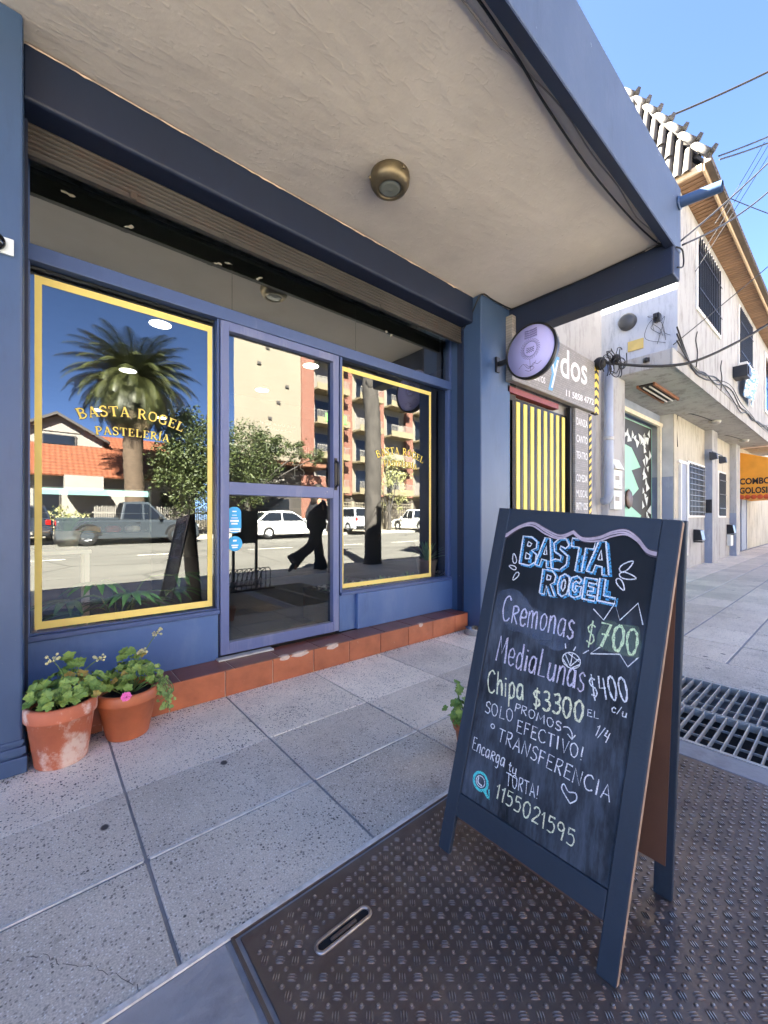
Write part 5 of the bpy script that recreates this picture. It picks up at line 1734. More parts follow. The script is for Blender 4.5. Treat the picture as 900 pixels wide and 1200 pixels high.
MB().tube([(6.42, 2.42, 3.42), (6.42, 2.42, 2.45), (6.43, 2.42, 1.5), (6.45, 2.45, 1.42), (6.47, 2.52, 1.40)], .062, 14).build('pipe', simple('grey_conduit', (158, 166, 180), .5, .12, 3), t)
MB().lathe([(.062, 0), (.072, .0), (.072, .05), (.062, .05)], (6.42, 2.42, 2.3), 14).build('coupling', m_steel, t)
t = thing('meter_box', 'pair of white electric meter covers on the white pilaster', 'meter box', (6.85, 2.45, 1.5))
m_mtr = simple('white_meter_cover', (214, 212, 200), .5, .06)
for z0 in (1.28, 1.60):
    c_ = MB().box(6.66, 6.97, 2.43, 2.499, z0, z0 + .29).build('cover', m_mtr, t, bevel=.008)
    mb = MB(); mb.box(6.69, 6.76, 2.427, 2.4295, z0 + .05, z0 + .06); mb.box(6.84, 6.92, 2.427, 2.4295, z0 + .05, z0 + .06); mb.box(6.70, 6.86, 2.427, 2.4295, z0 + .13, z0 + .2)
    mb.build('slot', simple('meter_slot', (140, 132, 116), .6, .1), c_)
MB().hexa([(6.64, 2.40, 1.90), (6.99, 2.40, 1.90), (6.99, 2.499, 1.90), (6.64, 2.499, 1.90)], [(6.66, 2.47, 2.06), (6.97, 2.47, 2.06), (6.97, 2.499, 2.06), (6.66, 2.499, 2.06)]).build('hood', m_mtr, t)
t = thing('fluorescent_fitting', 'rusty twin fluorescent fitting under the neighbour slab', 'lamp', (8.4, 2.33, 3.38))
m_rw = simple('rusty_orange_wood', (134, 86, 58), .7, .25, 6)
mb = MB(); mb.box(7.72, 9.1, 2.20, 2.23, 3.34, 3.389); mb.box(7.72, 9.1, 2.44, 2.47, 3.34, 3.389)
mb.build('side_rail', m_rw, t)
MB().box(7.74, 9.08, 2.232, 2.438, 3.365, 3.389).build('tray', simple('dark_tray', (52, 46, 42), .7, .2), t)
for y in (2.29, 2.38):
    MB().tube([(7.78, y, 3.345), (9.04, y, 3.345)], .014, 8).build('tube', simple('unlit_tube', (206, 200, 190), .3, .05), t)
for x, y, lb in ((11.9, 2.19, 'oval white lamp nearer the fluorescent fitting under the slab'), (15.4, 2.18, 'oval white lamp at the far end under the slab')):
    t = thing('oval_lamp', lb, 'lamp', (x, y, 3.38), 'oval lamps under the slab')
    MB().ball((x, y, 3.375), .16, 16, sq=(1.1, .7, .45)).build('globe', simple('grey_lamp_globe', (150, 148, 140), .3, .1), t)
    MB().lathe([(.10, 0), (.13, -.01), (.12, .012)], (x, y, 3.375), 16).build('base', m_steel, t)
    o = cable('lamp_wire', lb.replace('oval white lamp', 'surface wire to the oval lamp'), [(x - .1, y + .02, 3.383), (x - 1.2, 2.36, 3.384), (x - 1.3, 2.592, 3.38), (x - 1.3, 2.592, 2.7)], .008, m_cable, 'wire', 'surface wires to the oval lamps')
t = thing('vent_cowl', 'round dark cowl on the pale side wall above the slab', 'vent', (7.19, 2.42, 4.28))
MB().lathe([(0, -.10), (.09, -.10), (.125, -.07), (.13, -.01), (.13, 0)], (7.19, 2.42, 4.28), 24, axis='x').build('cowl', simple('dark_grey_plastic', (66, 66, 66), .5, .15), t)
o = MB().box(7.172, 7.191, 2.20, 2.42, 3.80, 3.96).build('wall_plate', simple('ochre_plate', (206, 178, 104), .6, .1), loc=(7.19, 2.3, 3.9), bevel=.004)
tag(o, 'small ochre plate on the pale side wall above the slab', 'plate')
o = MB().box(6.97, 6.999, 2.06, 2.14, 3.50, 3.56).ball((6.97, 2.1, 3.53), .04, 8).build('cable_clamp', m_black, loc=(6.98, 2.1, 3.53))
tag(o, 'small black cable clamp on the end of the slab', 'clamp')
t = thing('cable_bracket', 'black bracket with loose wires on the pale side wall', 'bracket', (7.19, 2.0, 4.2))
mb = MB(); mb.box(7.10, 7.191, 1.97, 2.05, 4.13, 4.25); mb.box(7.04, 7.10, 1.99, 2.03, 4.16, 4.22); mb.build('body', m_black, t, bevel=.006)
mb = MB()
for k in range(7):
    mb.tube(smooth_pts([(7.12, 2.0, 4.2), (7.02 - .03 * rnd.random(), 2.0 + rnd.uniform(-.12, .12), 4.12 + rnd.uniform(-.1, .1)), (7.12, 2.0 + rnd.uniform(-.2, .2), 4.0 + rnd.uniform(-.1, .15)), (7.17, 2.0 + rnd.uniform(-.25, .25), 3.88 + rnd.uniform(-.1, .2))], 5), .0032, 5)
mb.build('loose_wires', m_cable, t)
for x, z, s_, lb in ((12.05, .74, .3, 'black vent hood under the first barred window'), (15.75, .82, .26, 'black vent hood beside the far pilaster')):
    t = thing('vent_hood', lb, 'vent', (x, 2.6, z), 'vent hoods low on the wall')
    MB().hexa([(x - s_ / 2, 2.42, z - .12), (x + s_ / 2, 2.42, z - .12), (x + s_ / 2, 2.599, z - .14), (x - s_ / 2, 2.599, z - .14)], [(x - s_ / 2, 2.46, z + .12), (x + s_ / 2, 2.46, z + .12), (x + s_ / 2, 2.599, z + .14), (x - s_ / 2, 2.599, z + .14)]).build('hood', m_black, t, bevel=.01)
    MB().box(x - s_ * .4, x + s_ * .4, 2.43, 2.598, z - .17, z - .145).build('grille', m_bar, t)
o = MB().box(15.62, 15.95, 2.50, 2.6, .32, .66).build('utility_box', m_mtr, loc=(15.8, 2.55, .5), bevel=.01)
tag(o, 'white utility box below the far vent hood', 'utility box')
o = MB().box(12.98, 12.999, 2.45, 2.58, 1.28, 1.62).box(12.965, 12.979, 2.475, 2.555, 1.33, 1.57).build('framed_notice', m_bar, loc=(12.99, 2.5, 1.45))
tag(o, 'small dark framed notice on the first pilaster', 'notice')
t = thing('floodlight', 'small black floodlights on a bar across the first pilaster', 'lamp', (13.1, 2.42, 2.75))
mb = MB(); mb.bar((12.8, 2.40, 2.80), (13.9, 2.40, 2.80), .02, .02); mb.build('bar', m_bar, t)
for x in (12.82, 13.85):
    MB().hexa([(x - .06, 2.30, 2.62), (x + .06, 2.30, 2.62), (x + .09, 2.45, 2.60), (x - .09, 2.45, 2.60)], [(x - .06, 2.32, 2.76), (x + .06, 2.32, 2.76), (x + .09, 2.46, 2.80), (x - .09, 2.46, 2.80)]).build('lamp_head', m_bar, t)
t = thing('window_banner', 'blue and white cloth hung out below the second upper window', 'banner', (12.4, 1.6, 4.2))
vs = []; fs = []
for i in range(9):
    for j in range(6):
        vs.append((11.75 + i * .16, 1.56 + .10 * math.sin(i * 1.1) * .4 + j * .02, 4.52 - j * .125 - .012 * i))
for i in range(8):
    for j in range(5):
        fs.append((i * 6 + j, i * 6 + j + 1, i * 6 + j + 7, i * 6 + j + 6))
tb = NT('blue_white_cloth'); tb.col(tb.ramp(tb.noise(5, 2, (1, 1, 3)), [(.45, s2l((112, 160, 200))), (.55, s2l((220, 226, 228)))])); tb.set(.9)
o = MB().add(vs, fs, 0, True).build('cloth', tb.m, t, fix=False)
sm_ = o.modifiers.new('thickness', 'SOLIDIFY'); sm_.thickness = .012
MB().box(11.7, 13.1, 1.60, 1.74, 4.50, 4.55).build('rail', m_sash, t)
o = MB().box(11.15, 11.5, 1.52, 1.758, 4.10, 4.34).box(11.2, 11.45, 1.50, 1.519, 4.14, 4.30).build('wall_unit', m_black, loc=(11.3, 1.6, 4.2), bevel=.01)
tag(o, 'small black unit on the upper wall beside the blue cloth', 'wall unit')

# the kiosk beyond, with its orange awning
t = thing('kiosk_awning', 'orange canvas awning lettered COMBOS E GOLOSINAS farther along the wall', 'awning', (18.5, 2.2, 2.4))
m_or = simple('orange_canvas', (226, 152, 48), .8, .12, 2)
MB().prism([(17.6, 2.74, 3.35), (17.6, 1.55, 2.95), (17.6, 1.55, 1.86), (17.6, 2.74, 1.80)], (3.4, 0, 0)).build('canvas', m_or, t)
mb = MB()
for k in range(8):
    y = 2.70 - k * .15
    mb.lathe([(0, -.004), (.075, -.004), (.075, .004), (0, .004)], (17.6, y, 1.835), 14, axis='x')
for k in range(18):
    mb.lathe([(0, -.004), (.09, -.004), (.09, .004), (0, .004)], (17.75 + k * .185, 1.55, 1.87), 14, axis='y')
mb.build('scalloped_edge', simple('red_scallop', (196, 84, 44), .8, .1), t)
mb = MB(); text_on(mb, 'COMBOS E', (17.593, 2.60, 2.24), (0, -1, 0), (0, 0, 1), 1.0, .21, 0, .035)
text_on(mb, 'GOLOSINAS', (17.593, 2.60, 1.94), (0, -1, 0), (0, 0, 1), 1.03, .21, 0, .035)
mb.build('letters', simple('black_lettering', (40, 30, 22), .7, .1), t, fix=False)
t = thing('kiosk_sign', 'white box sign with red scrawl above the orange awning', 'sign', (17.4, 2.2, 3.7))
MB().box(17.2, 17.5, 1.9, 2.74, 3.40, 4.0).build('box', simple('white_sign_box', (232, 226, 222), .5, .05), t, bevel=.01)
mb = MB()
for k in range(3):
    mb.tube(smooth_pts([(17.194, 2.65 - i * .09, 3.85 - k * .16 + rnd.uniform(-.05, .05)) for i in range(8)], 3), .012, 5)
mb.build('scrawl', simple('red_scrawl', (200, 110, 100), .7, .1), t)
o = MB().box(17.2, 17.9, 2.66, 2.748, .9, 1.78).box(17.22, 17.88, 2.645, 2.659, .95, 1.72, 0).build('notice_board', simple('brown_notice', (120, 96, 84), .7, .3, 8), loc=(17.5, 2.7, 1.3))
tag(o, 'brownish notice panel on the wall below the orange awning', 'notice board')
o = MB().box(18.6, 19.5, 2.70, 2.749, .02, 1.80).box(18.55, 18.6, 2.68, 2.749, 0, 1.8).box(19.5, 19.55, 2.68, 2.749, 0, 1.8).build('kiosk_door', m_dado, loc=(19, 2.7, 0))
tag(o, 'grey door in the wall under the orange awning', 'door')
fb = thing('far_shop', 'pinkish brick building farther along the pavement', 'building', (40, 3, 0))
tn = NT('pink_brick')
bk_ = tn.n('TexBrick'); bk_.inputs['Scale'].default_value = 3
mp_ = tn.n('Mapping'); mp_.inputs['Rotation'].default_value = (PI / 2, 0, 0); tn.l(tn.coord(), mp_.inputs[0]); tn.l(mp_.outputs[0], bk_.inputs['Vector'])
for i, c in ((1, (196, 170, 160)), (2, (180, 150, 140)), (3, (206, 196, 188))):
    bk_.inputs[i].default_value = (*s2l(c), 1)
tn.col(bk_.outputs[0]); tn.set(.85)
MB().box(30.01, 70, 2.2, 12, 0, 5.2).build('wall', tn.m, fb)
for k in range(5):
    x = 33 + k * 7
    f_ = MB().box(x - .1, x + 2.1, 2.14, 2.199, .9, 2.6).build('window', m_sash, fb)
    MB().box(x, x + 2, 2.12, 2.139, 1.0, 2.5).build('pane', m_darkglass, f_)

# ------------------------------------------------------------------ overhead wires
G_ = 'overhead wires'
def wire(label, a, b, drop, r=.010, wob=0, mid=None):
    pts = sag(a, b, drop, 12, wob) if mid is None else mid
    return cable('overhead_wire', label, pts, r, m_cable, 'wire', G_)
wire('thick overhead wire climbing to the top right corner of the sky', at(728, 158, 9), at(990, 38, 7.5), .10, .020)
wire('upper of two overhead wires leaving the roof corner', at(842, 183, 5.75), at(985, 118, 6.5), .05, .010)
wire('lower of two overhead wires leaving the roof corner', at(843, 187, 5.75), at(985, 128, 6.5), .06, .010)
wire('black wire from the canopy corner crossing the soffit', at(797, 283, 3.62), at(985, 98, 6.5), .10, .008)
wire('sagging black wire from the canopy corner to the right edge', at(800, 287, 3.62), at(985, 116, 6.5), .32, .009)
wire('thin wire crossing the first upper window upward', at(826, 292, 5.2), at(915, 145, 6.5), .02, .004)
wire('thin wire next to it crossing the eave board', at(815, 318, 5.2), at(920, 150, 6.5), .02, .004)
wire('thin slack wire over the soffit', at(838, 262, 5.0), at(905, 150, 6.5), .03, .004)
wire('faint wire dropping from the eave to the right', at(857, 233, 5.9), at(980, 276, 6.5), .03, .006)
wire('wire rising across the second upper window', at(789, 404, 6.0), at(985, 240, 7.0), .02, .007)
wire('fat black cable sagging across below the upper windows', None, None, 0, .019, mid=[at(706, 424, 5.75), at(730, 427, 5.7), at(760, 429, 5.6), at(790, 428, 5.6), at(815, 423, 5.6), at(850, 408, 5.7), at(900, 380, 5.9), at(985, 322, 6.2)])
for k, lb in enumerate(('slack cable along the slab edge, topmost of the bundle', 'tangled cable along the slab edge in the middle of the bundle', 'low looping cable along the slab edge')):
    pts = []
    for i in range(13):
        x = 7.2 + i * .78
        pts.append((x, 1.765 - .012 * k + rnd.uniform(-.01, 0), 3.72 - .05 * k - .10 * math.sin(i * .9 + k) + rnd.uniform(-.09, .09)))
    pts[0] = (7.0, 1.72, 3.9 - .1 * k)
    cable('slab_cable', lb, pts, .011, m_cable, 'cable', 'cables along the slab edge')
mb = MB()
for k in range(13):
    c = at(716 + rnd.uniform(-10, 14), 422 + rnd.uniform(-8, 10), 5.7)
    a0 = rnd.uniform(0, 6.28); R_ = rnd.uniform(.05, .16)
    ax = Vector((rnd.uniform(-.3, .3), rnd.uniform(-.4, .1), 1))
    pts = [c + Vector((math.cos(a0 + q * .5) * R_ * 1.3, -.02 * rnd.random(), math.sin(a0 + q * .5) * R_)) for q in range(10)]
    mb.tube(smooth_pts([tuple(p) for p in pts], 3), .007, 5)
mb.ball(at(703, 426, 5.72), .09, 10); mb.ball(at(722, 420, 5.7), .06, 10)
tag(mb.build('cable_tangle', m_cable, loc=tuple(at(716, 424, 5.7))), 'tangle of black wires at the top of the grey conduit', 'cables')
for k, (x0, z0, lb) in enumerate(((8.2, 3.62, 'bent stub of wire rising beside the first upper window'), (10.0, 3.6, 'loose wire end standing up from the slab edge'))):
    cable('wire_stub', lb, [(x0, 1.75, z0), (x0 + .06, 1.745, z0 + .25), (x0 - .05, 1.745, z0 + .42), (x0 + .02, 1.74, z0 + .58)], .008, m_cable, 'wire', 'loose wire ends')
for z, y, lb in ((6.6, -2.9, 'street wire high along the kerb, upper one'), (6.15, -2.95, 'street wire high along the kerb, lower one')):
    cable('street_wire', lb, sag((-30, y, z), (7.2, y, z - .1), .25, 10) , .012, m_cable, 'wire', 'street wires along the kerb')
# ------------------------------------------------------------------ across the street (seen in the shop glass)
def palm(x, y, h):
    t = thing('palm_tree', 'tall feathery palm with a thick trunk across the street', 'palm', (x, y, .2))
    mb = MB()
    pts = []; rr = []
    for i in range(30):
        z = .16 + (h - .16) * i / 29
        pts.append((x + .05 * math.sin(i * .3), y, z)); rr.append(.44 + .025 * (i % 2) + (.1 if i < 2 else 0) + (.16 if i > 26 else 0))
    mb.tube(pts, rr, 16); mb.build('trunk', m_palmbark, t)
    rnd = random.Random(31)
    for nm, n, lo, hi, L, mat, skirt in (('fronds', 165, -62, 82, 2.85, m_palm, 0), ('dry_fronds', 46, -82, -45, 2.7, m_palmdry, 1)):
        mb = MB()
        for k in range(n):
            az = k * 2.39996 + rnd.uniform(-.15, .15)
            el = math.radians(hi + (lo - hi) * ((k + .5) / n) ** .8)
            d = Vector((math.cos(az), math.sin(az), 0))
            L_ = L * rnd.uniform(.88, 1.08)
            p = Vector((x, y, h)) + d * .3
            side = Vector((-d.y, d.x, 0))
            steps = 24; e = el; prev = p
            rail = []
            for i in range(steps + 1):
                rail.append((p.copy(), e))
                p = p + (d * math.cos(e) + Vector((0, 0, 1)) * math.sin(e)) * (L_ / steps)
                e -= (.055 if not skirt else .02) * (0.5 + i / steps)
            for i in range(2, steps + 1):
                q, e_ = rail[i]
                tdir = (d * math.cos(e_) + Vector((0, 0, 1)) * math.sin(e_))
                nrm = tdir.cross(side)
                ll = .62 * math.sin(PI * (.12 + .83 * i / steps)) + .08
                for s_ in (-1, 1):
                    for o_ in (0, .5):
                        b = q + tdir * (L_ / steps) * o_
                        tip = b + side * s_ * ll * .8 + tdir * ll * .62 + nrm * (-.12 * ll if not skirt else 0) - Vector((0, 0, .16 * ll))
                        w_ = tdir * .022
                        mb.add([b - w_, b + w_, tip], [(0, 1, 2)])
            for i in range(steps):
                a, b = rail[i][0], rail[i + 1][0]
                w_ = side * (.035 * (1 - i / steps) + .006)
                mb.add([a - w_, a + w_, b + w_, b - w_], [(0, 1, 2, 3)])
        mb.build(nm, mat, t, fix=False)
palm(3.75, -18.3, 8.3)

def leafy(name, label, x, y, z0, blobs, n, ls, mat, trunk, group=None, seedk=1, cat='tree'):
    t = thing(name, label, cat, (x, y, z0), group)
    rnd = random.Random(seedk)
    mb = MB()
    r0, h0 = trunk
    top = Vector((x, y, z0 + h0))
    mb.tube(smooth_pts([(x, y, z0), (x + .08, y, z0 + h0 * .5), tuple(top)], 4), [r0 * (1.15 - .05 * i) for i in range(9)], 10)
    for (bx, by, bz, br) in blobs:
        c = Vector((x + bx, y + by, bz))
        mb.tube(smooth_pts([tuple(top - Vector((0, 0, .3))), tuple(top.lerp(c, .5) + Vector((.1, 0, .15))), tuple(c)], 3), [r0 * .5, r0 * .45, r0 * .4, r0 * .3, r0 * .25, r0 * .2, r0 * .12], 6)
    mb.build('trunk', m_bark, t)
    mb = MB()
    tot = sum(b[3] ** 2 for b in blobs)
    for (bx, by, bz, br) in blobs:
        m = int(n * br * br / tot)
        cl = [(rnd.gauss(0, 1), rnd.gauss(0, 1), rnd.gauss(0, 1)) for _ in range(max(4, m // 26))]
        cc = []
        for v in cl:
            v = Vector(v).normalized() * br * rnd.uniform(.45, 1.08)
            cc.append(Vector((x + bx, y + by, bz)) + v)
        for k in range(m):
            c = rnd.choice(cc) + Vector((rnd.gauss(0, 1), rnd.gauss(0, 1), rnd.gauss(0, 1))) * br * .15
            a = Vector((rnd.gauss(0, 1), rnd.gauss(0, 1), rnd.gauss(0, .6))).normalized()
            b = a.cross(Vector((rnd.gauss(0, 1), rnd.gauss(0, 1), rnd.gauss(0, 1)))).normalized()
            s_ = ls * rnd.uniform(.6, 1.3)
            mb.add([c - a * s_, c + b * s_ * .5, c + a * s_, c - b * s_ * .5], [(0, 1, 2, 3)])
    mb.build('crown', mat, t, fix=False)
    return t
G2 = 'trees across the street'
leafy('street_tree', 'dense dark green tree beside the tall palm', 6.5, -18.6, .2, [(0, 0, 5.4, 1.6), (-.7, .2, 4.0, 1.5), (.8, 0, 4.0, 1.5), (.2, .4, 2.9, 1.6), (-.3, 0, 6.2, 1.0), (1.6, 0, 5.0, 1.1)], 16000, .085, m_treeleaf, (.2, 2.0), G2, 3)
leafy('street_tree', 'bushy tree spilling over the low brick shop', 10.2, -19.8, .2, [(0, 0, 5.6, 1.5), (-.9, 0, 4.4, 1.5), (.9, .1, 4.6, 1.2), (2.2, .2, 6.0, .8), (3.6, .3, 5.7, .7), (0, .4, 3.2, 1.2), (5.0, .3, 5.5, .6), (1.2, .2, 5.9, .9)], 15000, .085, m_treeleaf, (.18, 2.4), G2, 4)
leafy('street_tree', 'thin pale-leaved tree before the balconies', 21.2, -18.4, .2, [(0, 0, 4.6, 1.6), (-1.1, 0, 3.6, 1.1), (1.1, 0, 5.2, 1.1), (.3, 0, 2.6, 1.1), (-.4, 0, 6.0, .9)], 1500, .10, m_paleleaf, (.14, 1.4), G2, 5)

# gabled house with orange tiles
m_otile = simple('orange_roof_tile', (186, 96, 58), .8, .22, 3, .5, 26, stretch=(3, .6, 3), island=.1)
tt = NT('orange_tile_courses')
wv_ = tt.n('TexWave', wave_type='BANDS', bands_direction='Z'); wv_.inputs['Scale'].default_value = 1.5; wv_.inputs['Distortion'].default_value = .3
tt.l(tt.coord(), wv_.inputs[0])
wv2 = tt.n('TexWave', wave_type='BANDS', bands_direction='X'); wv2.inputs['Scale'].default_value = 1.3
tt.l(tt.coord(), wv2.inputs[0])
c_ = s2l((124, 70, 44))
k_ = tt.ramp(tt.noise(4, 6), [(.3, sh(c_, .75)), (.7, sh(c_, 1.2))])
tt.col(tt.mix(tt.ramp(wv_.outputs[1], [(.0, .55), (.25, 0)]), k_, s2l((84, 46, 34)))); tt.set(.8)
tt.bump(wv_.outputs[1], .8, .05); tt.bump(wv2.outputs[1], .6, .04)
m_tiles = tt.m
hs = thing('gabled_house', 'white house with an orange tiled roof and dark gable across the street', 'house', (1.5, -24, .16))
m_hw = simple('house_white_wall', (134, 130, 123), .85, .08, 1)
m_trim = simple('dark_gable_trim', (66, 62, 60), .7, .1)
MB().box(-5, 7.6, -30, -21.6, .1, 3.45).build('wall', m_hw, hs)
def slope(name, x0, x1, y0, z0, y1, z1, parent):
    return MB().prism([(x0, y0, z0), (x0, y1, z1), (x0, y1, z1 - .14), (x0, y0, z0 - .14)], (x1 - x0, 0, 0)).build(name, m_tiles, parent)
slope('roof', -5.3, 7.9, -20.9, 3.45, -24.2, 5.55, hs)
slope('roof', -5.3, 7.9, -30.4, 3.45, -24.2, 5.60, hs)
slope('roof', 2.6, 7.2, -24.2, 5.3, -26.2, 6.5, hs)
MB().prism([(-1.4, -24.0, 5.0), (3.0, -24.0, 5.0), (3.0, -24.0, 5.85), (.8, -24.0, 7.0), (-1.4, -24.0, 5.85)], (0, -3, 0)).build('gable', m_hw, hs)
MB().prism([(-.3, -23.99, 6.12), (1.9, -23.99, 6.12), (.8, -23.99, 6.78)], (0, .05, 0)).build('gable_boards', simple('grey_gable_boards', (136, 130, 124), .8, .12, 3, stretch=(1, 1, 8)), hs)
mb = MB(); mb.prism([(-1.7, -23.5, 5.75), (.8, -23.5, 7.18), (.8, -23.5, 7.02), (-1.7, -23.5, 5.59)], (0, -3.6, 0)); mb.prism([(3.3, -23.5, 5.75), (.8, -23.5, 7.18), (.8, -23.5, 7.02), (3.3, -23.5, 5.59)], (0, -3.6, 0))
mb.build('gable_roof', m_trim, hs)
f_ = MB().box(.1, 1.7, -23.96, -23.9, 5.35, 5.95).build('window', m_trim, hs)
MB().box(.2, 1.6, -23.89, -23.87, 5.4, 5.9).build('pane', m_darkglass, f_)
for x in (-.2, 3.9, 5.6):
    f_ = MB().box(x, x + 1.1, -21.57, -21.52, 1.2, 2.7).build('window', m_trim, hs)
    MB().box(x + .08, x + 1.02, -21.51, -21.49, 1.28, 2.62).build('pane', m_darkglass, f_)
MB().box(1.0, 2.6, -21.2, -19.9, 2.6, 3.3).build('porch', m_hw, hs)
t = thing('picket_fence', 'white picket fence in front of the gabled house', 'fence', (5.5, -19.9, .16))
mb = MB()
for k in range(60):
    x = 2.2 + k * .1
    mb.box(x, x + .055, -19.93, -19.9, .2, 1.75 + .05 * (k % 2))
mb.build('pickets', m_hw, t)
MB().box(2.1, 8.3, -19.96, -19.931, .5, .58).box(2.1, 8.3, -19.96, -19.931, 1.4, 1.48).build('rails', m_hw, t)
leafy('flower_shrub', 'low flowering shrub at the left end of the picket fence', 1.0, -19.8, .2, [(0, 0, 1.0, .6), (.8, 0, .9, .55), (-.9, 0, .9, .6)], 1500, .06, m_paleleaf, (.05, .5), None, 6, 'shrub')

# low brick shop and the apartment block
tn = NT('red_brick')
bk_ = tn.n('TexBrick'); bk_.inputs['Scale'].default_value = 4
mp_ = tn.n('Mapping'); mp_.inputs['Rotation'].default_value = (PI / 2, 0, 0); tn.l(tn.coord(), mp_.inputs[0]); tn.l(mp_.outputs[0], bk_.inputs['Vector'])
for i, c in ((1, (120, 72, 58)), (2, (104, 62, 50)), (3, (132, 112, 98))):
    bk_.inputs[i].default_value = (*s2l(c), 1)
tn.col(bk_.outputs[0]); tn.set(.85)
m_red = tn.m
ls_ = thing('low_brick_shop', 'low dark shop with a brick wall below the tall blank wall', 'shop', (13, -21, .16))
MB().box(9.2, 15.0, -23.5, -21.4, .1, 4.6).build('wall', simple('dark_shop_wall', (58, 54, 50), .8, .2, 2), ls_)
MB().box(15.0, 17.2, -23.5, -21.3, .1, 4.4).build('wall', m_red, ls_)
MB().box(9.0, 17.4, -23.5, -20.8, 5.0, 5.25).build('flat_roof', simple('brown_roof_edge', (120, 82, 62), .8, .1), ls_)
f_ = MB().box(10.6, 14.2, -21.38, -21.33, .4, 2.6).build('window', m_trim, ls_)
MB().box(10.8, 14.0, -21.32, -21.3, .5, 2.5).build('pane', m_darkglass, f_)
MB().bar((9.6, -20.9, 3.1), (13.4, -20.9, 3.9), .05, .1).build('stair_rail', m_hw, ls_)
ap = thing('apartment_block', 'cream apartment block with a tall blank wall and rows of balconies', 'building', (20, -24, .16))
m_apc = simple('cream_render', (126, 119, 104), .85, .05, .5)
m_apy = simple('yellow_render', (124, 115, 91), .85, .05, .8)
MB().prism([(10.8, -23.6, .1), (16.2, -23.6, .1), (19.5, -36, .1), (15.6, -36, .1)], (0, 0, 21)).build('blank_wall', m_apc, ap)
MB().box(16.21, 17.4, -36, -23.5, .1, 21).build('brick_strip', m_red, ap)
MB().box(17.41, 34, -36, -24.6, .1, 21).build('wall', m_apc, ap)
for k in range(9):
    x, z = 12 + (k * 37 % 30) * .1, 6 + k * 1.35
    mb = MB().box(x, x + .28, -23.59, -23.50, z, z + .2)
    mb.build('vent', m_trim, ap)
for x in (20.9, 24.7, 28.6):
    MB().box(x, x + .9, -24.58, -24.2, 3.2, 21).build('brick_pier', m_red, ap)
for fl in range(6):
    z = 3.3 + fl * 2.85
    for j, (x0, x1) in enumerate(((17.5, 20.8), (21.9, 24.6), (25.7, 28.5), (29.6, 33.5))):
        b = MB().box(x0, x1, -24.58, -23.1, z, z + .16).build('balcony', m_apy, ap)
        mb = MB(); mb.box(x0, x1, -23.18, -23.1, z + .161, z + .55)
        mb.build('parapet', m_apy, b)
        mb = MB()
        n = int((x1 - x0) / .14)
        for q in range(n):
            mb.box(x0 + q * .14, x0 + q * .14 + .03, -23.15, -23.12, z + .551, z + 1.05)
        mb.box(x0, x1, -23.16, -23.11, z + 1.051, z + 1.1)
        mb.build('railing', m_hw, b)
        f_ = MB().box(x0 + .5, x0 + 2.2, -24.598, -24.54, z + .2, z + 2.35).build('window', m_hw, ap)
        MB().box(x0 + .58, x0 + 2.12, -24.539, -24.52, z + .28, z + 2.27).build('pane', m_darkglass if (fl + j) % 3 else m_blind, f_)
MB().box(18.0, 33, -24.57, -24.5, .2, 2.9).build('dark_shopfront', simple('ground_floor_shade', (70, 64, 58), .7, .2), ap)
o = MB().prism([(18.2, -23.08, 9.2), (20.4, -23.08, 9.25), (20.4, -23.08, 9.95), (18.2, -23.08, 9.9)], (0, .02, 0)).build('balcony_banner', simple('green_banner', (110, 176, 92), .7, .3, 1.2), loc=(19.3, -23.07, 9.5))
tag(o, 'green and yellow banner tied to an upper balcony rail', 'banner')
t = thing('bar_fence', 'cream bar fence before the apartment block', 'fence', (20, -19.8, .16))
mb = MB()
for k in range(44):
    x = 15.4 + k * .22
    mb.box(x, x + .04, -19.86, -19.82, .2, 2.3)
mb.build('bars', m_apc, t)
mb = MB()
for z in (.25, .7, 1.15, 1.6, 2.05, 2.3):
    mb.box(15.3, 25.1, -19.81, -19.78, z, z + .06)
mb.build('rails', m_apc, t)
for k in range(4):
    MB().box(15.3 + k * 3.2, 15.55 + k * 3.2, -19.95, -19.7, .15, 2.45).build('post', m_apc, t)
h2 = thing('far_house', 'plain low house left of the gabled one across the street', 'house', (-15, -25, .16))
MB().box(-24, -6.5, -32, -21.5, .1, 3.6).build('wall', m_cream, h2)
MB().prism([(-24.4, -21, 3.55), (-24.4, -26.5, 5.6), (-24.4, -32.4, 3.55)], (18.2, 0, 0)).build('roof', m_tiles, h2)
for x in (-20, -15, -10):
    f_ = MB().box(x, x + 1.3, -21.48, -21.42, 1.1, 2.6).build('window', m_trim, h2)
    MB().box(x + .1, x + 1.2, -21.41, -21.39, 1.2, 2.5).build('pane', m_darkglass, f_)
h3 = thing('far_block', 'pale two-storey block right of the apartments across the street', 'building', (48, -25, .16))
MB().box(35.5, 62, -36, -22, .1, 7).build('wall', m_white, h3)
for k in range(6):
    for z in (1.2, 4.3):
        f_ = MB().box(37 + k * 4, 38.6 + k * 4, -21.98, -21.92, z, z + 1.5).build('window', m_trim, h3)
        MB().box(37.1 + k * 4, 38.5 + k * 4, -21.91, -21.89, z + .1, z + 1.4).build('pane', m_darkglass, f_)

